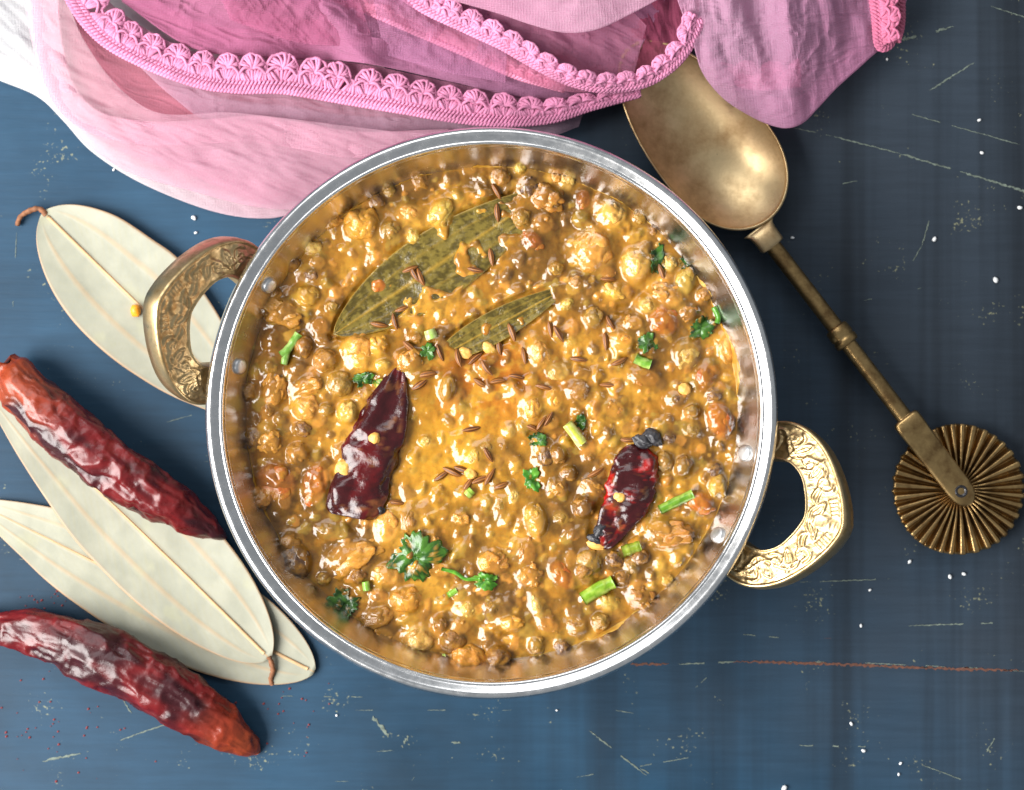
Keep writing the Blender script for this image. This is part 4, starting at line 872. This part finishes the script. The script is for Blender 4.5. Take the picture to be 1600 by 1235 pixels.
# ================================================================== SCARF
so = P(560, 80, 0); scarf = thing('pink_scarf', 'sheer pink chiffon scarf with crochet lace edging, bunched behind the pan', 'scarf', (so[0], so[1], 0))
SO = np.array([so[0], so[1], 0])
def cloth(A, B, colf, name='fabric_fold', material=None, bulge=0.0, wr=(1.0, 60, 60, 0.0), curlA=0.0, curlB=1.3, seed=0, nu=220, nv=110, extra=None, cr_amp=.22):
    """fold of fabric between two edge lines given as (px, py, height mm)"""
    a, b = catmull(A, nu), catmull(B, nu); v = np.linspace(0, 1, nv)[None, :, None]
    Q = a[:, None] * (1 - v) + b[:, None] * v; V1 = v[..., 0] * np.ones((nu, 1)); U1 = np.linspace(0, 1, nu)[:, None] * np.ones((1, nv))
    Q[..., 2] += bulge * np.sin(np.pi * V1)
    amp, lx_, ly_, rot = wr; cr, sr = math.cos(rot), math.sin(rot); x, y = Q[..., 0], Q[..., 1]; xr, yr = x * cr + y * sr, -x * sr + y * cr
    fade = .25 + .75 * np.sin(np.pi * V1) ** .5
    Q[..., 2] += fade * (amp * fbm(xr / lx_, yr / ly_, o=3, seed=seed) + .12 * amp * (1 - 2 * np.abs(noise(xr / lx_ * 3.1, yr / ly_ * 3.1, seed=seed + 4))))
    Q[..., 2] += fade * cr_amp * (1 - 2 * np.abs(noise(xr / 34 + 2 * noise(xr / 50, yr / 50, seed=seed + 8), yr / 7.5 + 1.5 * noise(xr / 60, yr / 40, seed=seed + 9), seed=seed + 7)))
    if extra is not None: Q[..., 2] += extra(U1, V1, x, y)
    Q[..., 2] = np.maximum(Q[..., 2], .4)
    C_ = colf(x, y, U1, V1)
    def curl(edge, inside, r_):
        d = edge[:, :2] - inside[:, :2]; d /= np.linalg.norm(d, axis=1)[:, None] + 1e-9; out = []
        for ph_ in np.linspace(0, np.pi, 8)[1:]:
            e = edge.copy(); e[:, :2] += d * r_ / .19 * math.sin(ph_); e[:, 2] = np.maximum(e[:, 2] - r_ * (1 - math.cos(ph_)), .15); out.append(e)
        e = out[-1].copy(); e[:, :2] -= d * 40; out.append(e); return out
    rows = [Q[:, i] for i in range(nv)]; cr_ = [C_[:, i] for i in range(nv)]
    if curlB > 0: ext = curl(rows[-1], rows[-4], curlB); rows += ext; cr_ += [cr_[-1]] * len(ext)
    if curlA > 0: ext = curl(rows[0], rows[3], curlA); rows = ext[::-1] + rows; cr_ = [cr_[0]] * len(ext) + cr_
    Q = np.stack(rows, 1); C_ = np.stack(cr_, 1); k = (H - Q[..., 2] / 1000) / F
    V = np.stack([(Q[..., 0] - 800) * k, -(Q[..., 1] - 617.5) * k, Q[..., 2] / 1000], -1).reshape(-1, 3) - SO
    o = obj(name, mesh(name, V, grid_faces(nu, Q.shape[1]), colors=np.clip(C_, 0, 1).reshape(-1, 3)), material or M['chiffon'], scarf); return o
def const(*c):
    k = srgb(*c)
    return lambda x, y, u, v: np.broadcast_to(k, x.shape + (3,)) * (1 + .07 * fbm(x / 90, y / 90, o=3, seed=3))[..., None]
def grad(c0, c1, x0, x1, ax_=0):
    a, b = srgb(*c0), srgb(*c1)
    return lambda x, y, u, v: lerp(np.broadcast_to(a, x.shape + (3,)), np.broadcast_to(b, x.shape + (3,)), sstep(x0, x1, x if ax_ == 0 else y))
# pale outer layer
cloth([(-120, -120, 4), (150, -120, 4), (330, -60, 3.5), (480, 20, 3), (620, 120, 3)],
      [(-120, 78, 1.6), (0, 124, 1.6), (60, 150, 1.6), (100, 188, 1.8), (140, 232, 1.8), (200, 273, 1.6), (270, 306, 1.5), (340, 330, 1.5), (400, 339, 1.5), (450, 334, 1.4), (540, 305, 1.3), (660, 280, 1.2)],
      grad((248, 245, 245), (240, 204, 216), 120, 420), curlB=.5, wr=(1.1, 150, 40, .75), seed=1)
# pink band in front
cloth([(92, -120, 12), (90, 0, 11), (98, 80, 10), (118, 140, 9.5), (160, 178, 9.5), (240, 192, 10), (330, 188, 11), (400, 183, 11.5), (480, 195, 11.5), (560, 208, 11), (700, 204, 10)],
      [(50, -120, 5), (50, 10, 5), (60, 85, 4.5), (88, 150, 4.5), (138, 204, 4.2), (210, 243, 4), (290, 268, 4), (360, 298, 3.8), (425, 318, 3.6), (530, 296, 3.2), (680, 262, 3)],
      grad((240, 194, 210), (234, 176, 198), 60, 260), curlA=.45, curlB=.5, bulge=2.0, wr=(2.2, 130, 30, .3), seed=2)
# valley behind it, its shade put into the deeper pink
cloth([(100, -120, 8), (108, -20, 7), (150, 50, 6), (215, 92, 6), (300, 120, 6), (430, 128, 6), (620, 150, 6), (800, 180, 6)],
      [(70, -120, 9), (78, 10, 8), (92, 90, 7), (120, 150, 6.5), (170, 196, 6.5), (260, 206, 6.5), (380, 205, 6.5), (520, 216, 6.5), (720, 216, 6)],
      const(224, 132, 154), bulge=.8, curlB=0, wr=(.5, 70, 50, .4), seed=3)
# sheer lilac layer below the lace
cloth([(205, 84, 9), (300, 118, 9.5), (420, 126, 9.5), (620, 150, 9.5), (780, 180, 9), (915, 165, 8)],
      [(222, 108, 8.6), (270, 150, 8.6), (330, 190, 8.6), (430, 205, 9), (560, 222, 9), (700, 222, 8.5), (850, 212, 7), (905, 196, 6)],
      grad((222, 176, 200), (210, 172, 194), 250, 600), material=M['sheer'], curlB=.5, wr=(1.1, 60, 40, .2), seed=4)
# strip the lace is sewn to
cloth([(120, -60, 9), (190, 20, 9), (310, 84, 9.6), (420, 92, 10), (560, 100, 10), (700, 128, 10), (820, 150, 10), (980, 146, 11)],
      [(96, -60, 9.5), (140, 50, 9.5), (205, 90, 9.8), (300, 126, 10), (440, 137, 10.2), (620, 166, 10.5), (780, 188, 10.5), (930, 166, 10.5), (990, 152, 11)],
      const(208, 130, 162), curlB=0, wr=(.2, 40, 40, 0), seed=14, nv=20)
# deep folds behind the lace
def ridge(U, V, x, y):
    d1 = (x - 520) * .82 - (y - 20) * .57; d2 = (x - 380) * .5 - (y - 10) * .86; d3 = (x - 820) * .6 - (y - 60) * .8
    return 5.5 * np.exp(-(d1 / 26) ** 2) - 4 * np.exp(-((d1 + 62) / 34) ** 2) + 2.2 * np.exp(-(d2 / 22) ** 2) - 3 * np.exp(-(d3 / 24) ** 2)
cloth([(170, -120, 17), (400, -120, 20), (640, -120, 20), (900, -120, 20), (1100, -120, 18)],
      [(190, 0, 10), (300, 72, 10), (420, 88, 11), (560, 95, 11), (700, 124, 11), (820, 150, 11), (960, 156, 10)],
      grad((206, 120, 160), (202, 136, 174), 300, 800), curlB=.6, wr=(2.2, 140, 46, .35), seed=5, extra=ridge, nu=300, nv=160, cr_amp=.5)
# layer under the second lace
cloth([(480, -120, 24), (700, -120, 25), (900, -60, 22), (1010, 40, 18)],
      [(500, -5, 17), (620, 32, 17), (720, 72, 17), (800, 112, 16), (880, 140, 15), (985, 138, 14)],
      const(224, 144, 176), material=M['sheer'], curlB=.6, wr=(1.8, 80, 40, .5), seed=6)
# hollow beyond the second lace, shade painted in as darker pink
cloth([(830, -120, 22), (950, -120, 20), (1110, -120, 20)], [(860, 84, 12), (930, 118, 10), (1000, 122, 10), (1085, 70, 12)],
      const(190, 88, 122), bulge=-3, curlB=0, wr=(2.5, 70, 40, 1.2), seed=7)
# light sheet over the top
cloth([(640, -140, 33), (780, -140, 34), (940, -140, 34), (1120, -140, 33)],
      [(668, -14, 24), (770, 14, 25), (830, 34, 26), (880, 46, 26), (930, 42, 26), (985, 18, 26), (1075, -30, 27)],
      grad((228, 164, 194), (238, 184, 210), 720, 950), curlB=1.0, bulge=2, wr=(1.5, 90, 60, .2), seed=8)
# hanging fold over the spoon
def fold(U, V, x, y):
    d = x - (1232 + (y - 60) * .10); e = x - (1150 + (y) * .35); g = (x - 1310) * .75 + (y - 60) * .35
    return 3.4 * np.exp(-(d / 22) ** 2) - 3.0 * np.exp(-((d + 48) / 40) ** 2) + 2.4 * np.exp(-(e / 22) ** 2) - 2.0 * np.exp(-(g / 26) ** 2)
cloth([(1040, -140, 30), (1160, -140, 32), (1290, -140, 30), (1440, -140, 22)],
      [(1056, -10, 24), (1082, 60, 22), (1098, 108, 19), (1130, 148, 17), (1172, 176, 16), (1206, 191, 15.5), (1232, 195, 15.5), (1256, 186, 15), (1278, 164, 14.5), (1308, 132, 13), (1352, 92, 11), (1392, 52, 9), (1420, -10, 9)],
      grad((230, 172, 204), (216, 146, 184), 1120, 1330), curlB=1.1, wr=(2.0, 44, 110, -.15), seed=9, extra=fold, nu=260, nv=150, cr_amp=.4)

# loose sheer overlaps
cloth([(70, -120, 13), (130, 60, 11.5), (230, 170, 12), (360, 176, 13), (470, 188, 13), (600, 204, 12.5), (720, 214, 12)], [(20, -120, 7), (70, 130, 6.5), (170, 250, 6), (310, 300, 5.5), (440, 326, 5), (560, 306, 5), (720, 270, 5)],
      grad((246, 214, 224), (238, 186, 206), 80, 300), material=M['sheer'], curlB=.35, bulge=1.2, wr=(1.8, 110, 30, .35), seed=31)
cloth([(290, -120, 22), (420, -120, 22), (520, -120, 23)], [(360, 30, 14.5), (470, 66, 14), (585, 70, 14.5)], const(206, 116, 156), material=M['sheer'], curlB=.4, bulge=3, wr=(2.6, 40, 60, .9), seed=32, cr_amp=.5)
cloth([(560, -120, 24), (700, -120, 25), (800, -120, 25)], [(600, 84, 14), (700, 112, 14), (790, 128, 14)], const(206, 140, 180), material=M['sheer'], curlB=.3, bulge=2, wr=(2.6, 70, 40, .5), seed=33, cr_amp=.4)

# crochet lace
def lace(path, width, label_seed, name='lace_trim', period=8.2, tilt=0.0, colr=(202, 128, 162), puff=.85):
    """path: (px,py,z mm) of the lower edge; width list (mm) along it; pattern rows: chain, fans, scallops"""
    c = catmull(path, 400); W3 = np.stack([P(x, y, z / 1000) for x, y, z in c]) * 1000
    L = np.r_[0, np.cumsum(np.linalg.norm(np.diff(W3, axis=0), axis=1))]; tan = np.gradient(W3, axis=0); tan /= np.linalg.norm(tan, axis=1)[:, None]
    side = np.cross([0, 0, 1.0], tan); side /= np.linalg.norm(side, axis=1)[:, None]; upv = np.cross(tan, side)
    wid = np.interp(np.linspace(0, 1, 400), np.linspace(0, 1, len(width)), width); r_ = np.random.default_rng(label_seed)
    def at(sv, b, h):
        sv = np.clip(sv, 0, L[-1]); i = lambda arr: np.stack([np.interp(sv, L, arr[:, k]) for k in range(3)], -1)
        w = np.interp(sv, L, wid) / 11.0; tl = tilt + .12 * np.sin(sv / 13.0 + label_seed)
        bb = (b * w); hh = h + .5 * np.sin(sv / 9.0)
        return i(W3) + i(side) * (bb * np.cos(tl) - hh * np.sin(tl))[..., None] + i(upv) * (bb * np.sin(tl) + hh * np.cos(tl))[..., None]
    parts = []
    def strand(sv, b, h, rad, sides=7):
        sv, b, h = np.broadcast_arrays(np.asarray(sv, float), b, h); v, f = tube(at(sv, b, h) / 1000.0 - SO, rad * 1.05 / 1000.0, sides); parts.append((v, f))
    n = int(L[-1] / period); sc = L[-1] / n
    # two-ply chain rows along the sewn edge
    t = np.linspace(0, L[-1], int(L[-1] * 3.2))
    for ph_ in (0, np.pi):
        strand(t, -.35 + .5 * np.sin(t * 2 * np.pi / 2.1 + ph_ + 2), .5 + .4 * np.cos(t * 2 * np.pi / 2.1 + ph_ + 2), .5)
        strand(t, .75 + .7 * np.sin(t * 2 * np.pi / 2.4 + ph_), .7 + .55 * np.cos(t * 2 * np.pi / 2.4 + ph_), .46)
        strand(t, 2.1 + .6 * np.sin(t * 2 * np.pi / 2.4 + ph_ + 1), .7 + .5 * np.cos(t * 2 * np.pi / 2.4 + ph_ + 1), .40)
    q = np.linspace(0, 1, 12)
    for i in range(n):
        s0 = (i + .5) * sc + r_.normal(0, .5); k = sc / 8.2
        for j in np.linspace(-1, 1, 7):      # fan
            strand(s0 + j * k * (3.3 - 2.5 * q) + r_.normal(0, .1), 2.4 + (3.5 - .5 * abs(j)) * q, .55 + .75 * np.sin(np.pi * q) + r_.normal(0, .12), .54)
        s1 = s0 + sc / 2 + r_.normal(0, .2)
        for j in np.linspace(-1, 1, 5): strand(s1 + j * k * (.5 + 2.0 * q) + r_.normal(0, .12), 2.5 + 3.9 * q, .35 + .45 * np.sin(np.pi * q) + r_.normal(0, .1), .55)
        for j in np.linspace(-1, 1, 9):      # puffed shell of bundled strands
            an = np.pi / 2 - j * 1.35 + r_.normal(0, .07); le = 4.3 - .9 * abs(j) + r_.normal(0, .18)
            strand(s1 + k * (.3 + le * q) * np.cos(an) + k * .55 * np.sin(np.pi * q), 5.7 + (.2 + le * q) * np.sin(an) * .98 + .5 * abs(j), puff * (.5 + 1.25 * np.sin(np.pi * (.12 + .83 * q))) + r_.normal(0, .1), .52 + r_.normal(0, .05))
        an = np.linspace(-.35, np.pi + .35, 20); strand(s1 + k * 3.9 * np.cos(an), 6.1 + 4.1 * np.sin(an) + .2 * np.sin(an * 9), .75 + .2 * np.sin(an * 7 + i), .46)
        for j in (-1, 1): strand(s1 + j * k * (.4 + 3.6 * q), 6.0 + 1.0 * np.sin(np.pi * q) - 1.6 * q, 1.3 + .7 * np.sin(np.pi * q), .46)
    t2 = np.linspace(0, L[-1], int(L[-1] * 2.4)); strand(t2, 5.9 + .5 * np.sin(t2 * 2 * np.pi / sc), .75 + .25 * np.sin(t2 * 3.1), .42)
    v, f = join(parts); kk = noise(v[:, 0] * 260, v[:, 1] * 260, v[:, 2] * 260, seed=label_seed)
    col = lerp(np.broadcast_to(srgb(*colr) * .88, v.shape), np.broadcast_to(np.minimum(srgb(*colr) * 1.12, 1), v.shape), sstep(-.6, .6, kk))
    # twist of the thread shows as fine stripes
    return obj(name, mesh(name, v, f, colors=np.clip(col, 0, 1)), M['thread'], scarf)
lace([(92, -60, 13), (110, 0, 12), (150, 56, 11.5), (205, 92, 11.2), (300, 130, 11.5), (370, 141, 12), (440, 141, 12), (520, 154, 12), (620, 172, 12.5), (700, 186, 12.5), (780, 193, 12.5), (860, 189, 12.5), (925, 170, 12.5), (1000, 150, 13)],
     [14, 13, 11, 10.5, 11, 11.5, 11.8, 11.5, 11.2, 10.5, 10, 7.5, 5, 4], 1)
lace([(560, -60, 21), (650, 8, 20), (720, 44, 20), (780, 72, 19.5), (835, 102, 19), (890, 128, 18.5), (945, 140, 18), (1005, 134, 18), (1050, 108, 19), (1078, 74, 20), (1096, 30, 21)], [8, 8, 7.5, 7, 6.5, 6, 6, 6, 6.5, 6.5], 2, period=6.4, tilt=.5, colr=(208, 134, 168))
lace([(500, -10, 14), (620, 40, 14), (720, 82, 13.5), (800, 118, 13), (880, 142, 12.5)], [5, 5, 5, 5, 4], 3, period=6, colr=(216, 136, 166))
lace([(1120, 122, 12.5), (1180, 138, 12.3), (1250, 132, 12.2)], [8, 8, 8], 4, period=7, colr=(214, 124, 160))
lace([(1352, -60, 14), (1366, 20, 13), (1372, 72, 11), (1392, 70, 10), (1400, 40, 10)], [8, 9, 8, 7, 6], 5, period=6, tilt=.3, colr=(192, 108, 138))
for m_l in ((1398, 60, 8), ):
    lace([(1402, 66, 9), (1408, 30, 9), (1404, -60, 10)], [7, 8, 8], 6, period=5.5, tilt=.2, colr=(190, 104, 130))

# ================================================================== SMALL CRUMBS
def grain(px, py, rpx, z, material, name, label, cat, group, seed, el=1.4, an=0):
    v = IVS * (1 + .25 * noise(IVS[:, 0] * 1.5 + seed, IVS[:, 1] * 1.5, IVS[:, 2] * 1.5, seed))[:, None]; w = P(px, py, z / 1000); r0 = rpx * (.75 if cat == 'salt grain' else 1) * (H - z / 1000) / F
    o = obj(name, mesh(name, v * [r0 * el, r0, r0 * .8], IFS), material); o.location = (w[0], w[1], z / 1000 + r0 * .6); o.rotation_euler = (0, 0, an); return tag(o, label, cat, group)
IVS, IFS = ico(2)
SM = [(1250, 372, 'beside the neck of the brass spoon'), (1500, 400, 'on the table beyond the spoon shaft'), (1480, 895, 'beside the pastry wheel'), (1352, 950, 'near the brass handle above the red scratch'), (1380, 1180, 'on the table past the red scratch'), (1500, 180, 'on the table near the hanging scarf fold'), (300, 345, 'between scarf hem and brass handle'), (178, 265, 'at the hem of the scarf'), (700, 1115, 'on the table below the rim of the pan')]
for i, (x, y, r_) in enumerate(((1238, 372, 3), (1460, 374, 4), (1555, 438, 5), (1593, 325, 4), (1421, 878, 3.4), (1484, 901, 4), (1506, 897, 3.5), (1359, 922, 2.6), (1345, 978, 2.6), (1349, 1173, 3.5), (1407, 1193, 2.6), (1404, 1210, 2.4), (1534, 239, 3), (1530, 188, 3), (1386, 93, 2.4), (303, 341, 4), (306, 364, 2.6), (178, 265, 2.6), (526, 1118, 2.2), (870, 1110, 2), (1225, 1232, 5), (1330, 1131, 3))):
    grain(x, y, r_, 0.1, M['salt'], 'salt_grain', 'tiny white salt grain ' + (w_ := SM[min(range(len(SM)), key=lambda q_: math.hypot(x - SM[q_][0], y - SM[q_][1]))][2]), 'salt grain', 'salt grains ' + w_, i, 1.4, i)
grain(213, 486, 10, 2.3, M['crumb'], 'curry_crumb', 'small orange curry crumb dropped on a dried bay leaf', 'crumb', None, 50, .75, 0)
fl = []
r = np.random.default_rng(3)
for i in range(90):
    x, y = (r.normal(90, 60), r.normal(1130, 40)) if i % 3 else (r.normal(450, 40), r.normal(1110, 35))
    if i % 5 == 0: x, y = r.normal(70, 25), r.normal(938, 8)
    w = P(x, y, .0002); s_ = r.uniform(.00012, .0004); v = IVS[:12] * 0
    vv_ = np.array([[-1, -1, 0], [1, -.6, 0], [.7, 1, 0], [-.8, .6, 0], [0, 0, .8]]) * s_ * [1, 1, .6] + w; fl.append((vv_, [(0, 1, 4), (1, 2, 4), (2, 3, 4), (3, 0, 4), (3, 2, 1, 0)]))
v, f = join(fl); o = obj('chilli_flakes', mesh('chilli_flakes', v, f, smooth=False), M['flake']); o['kind'] = 'stuff'; o['label'] = 'fine red chilli dust scattered on the table near the dried chillies'; o['category'] = 'chilli dust'
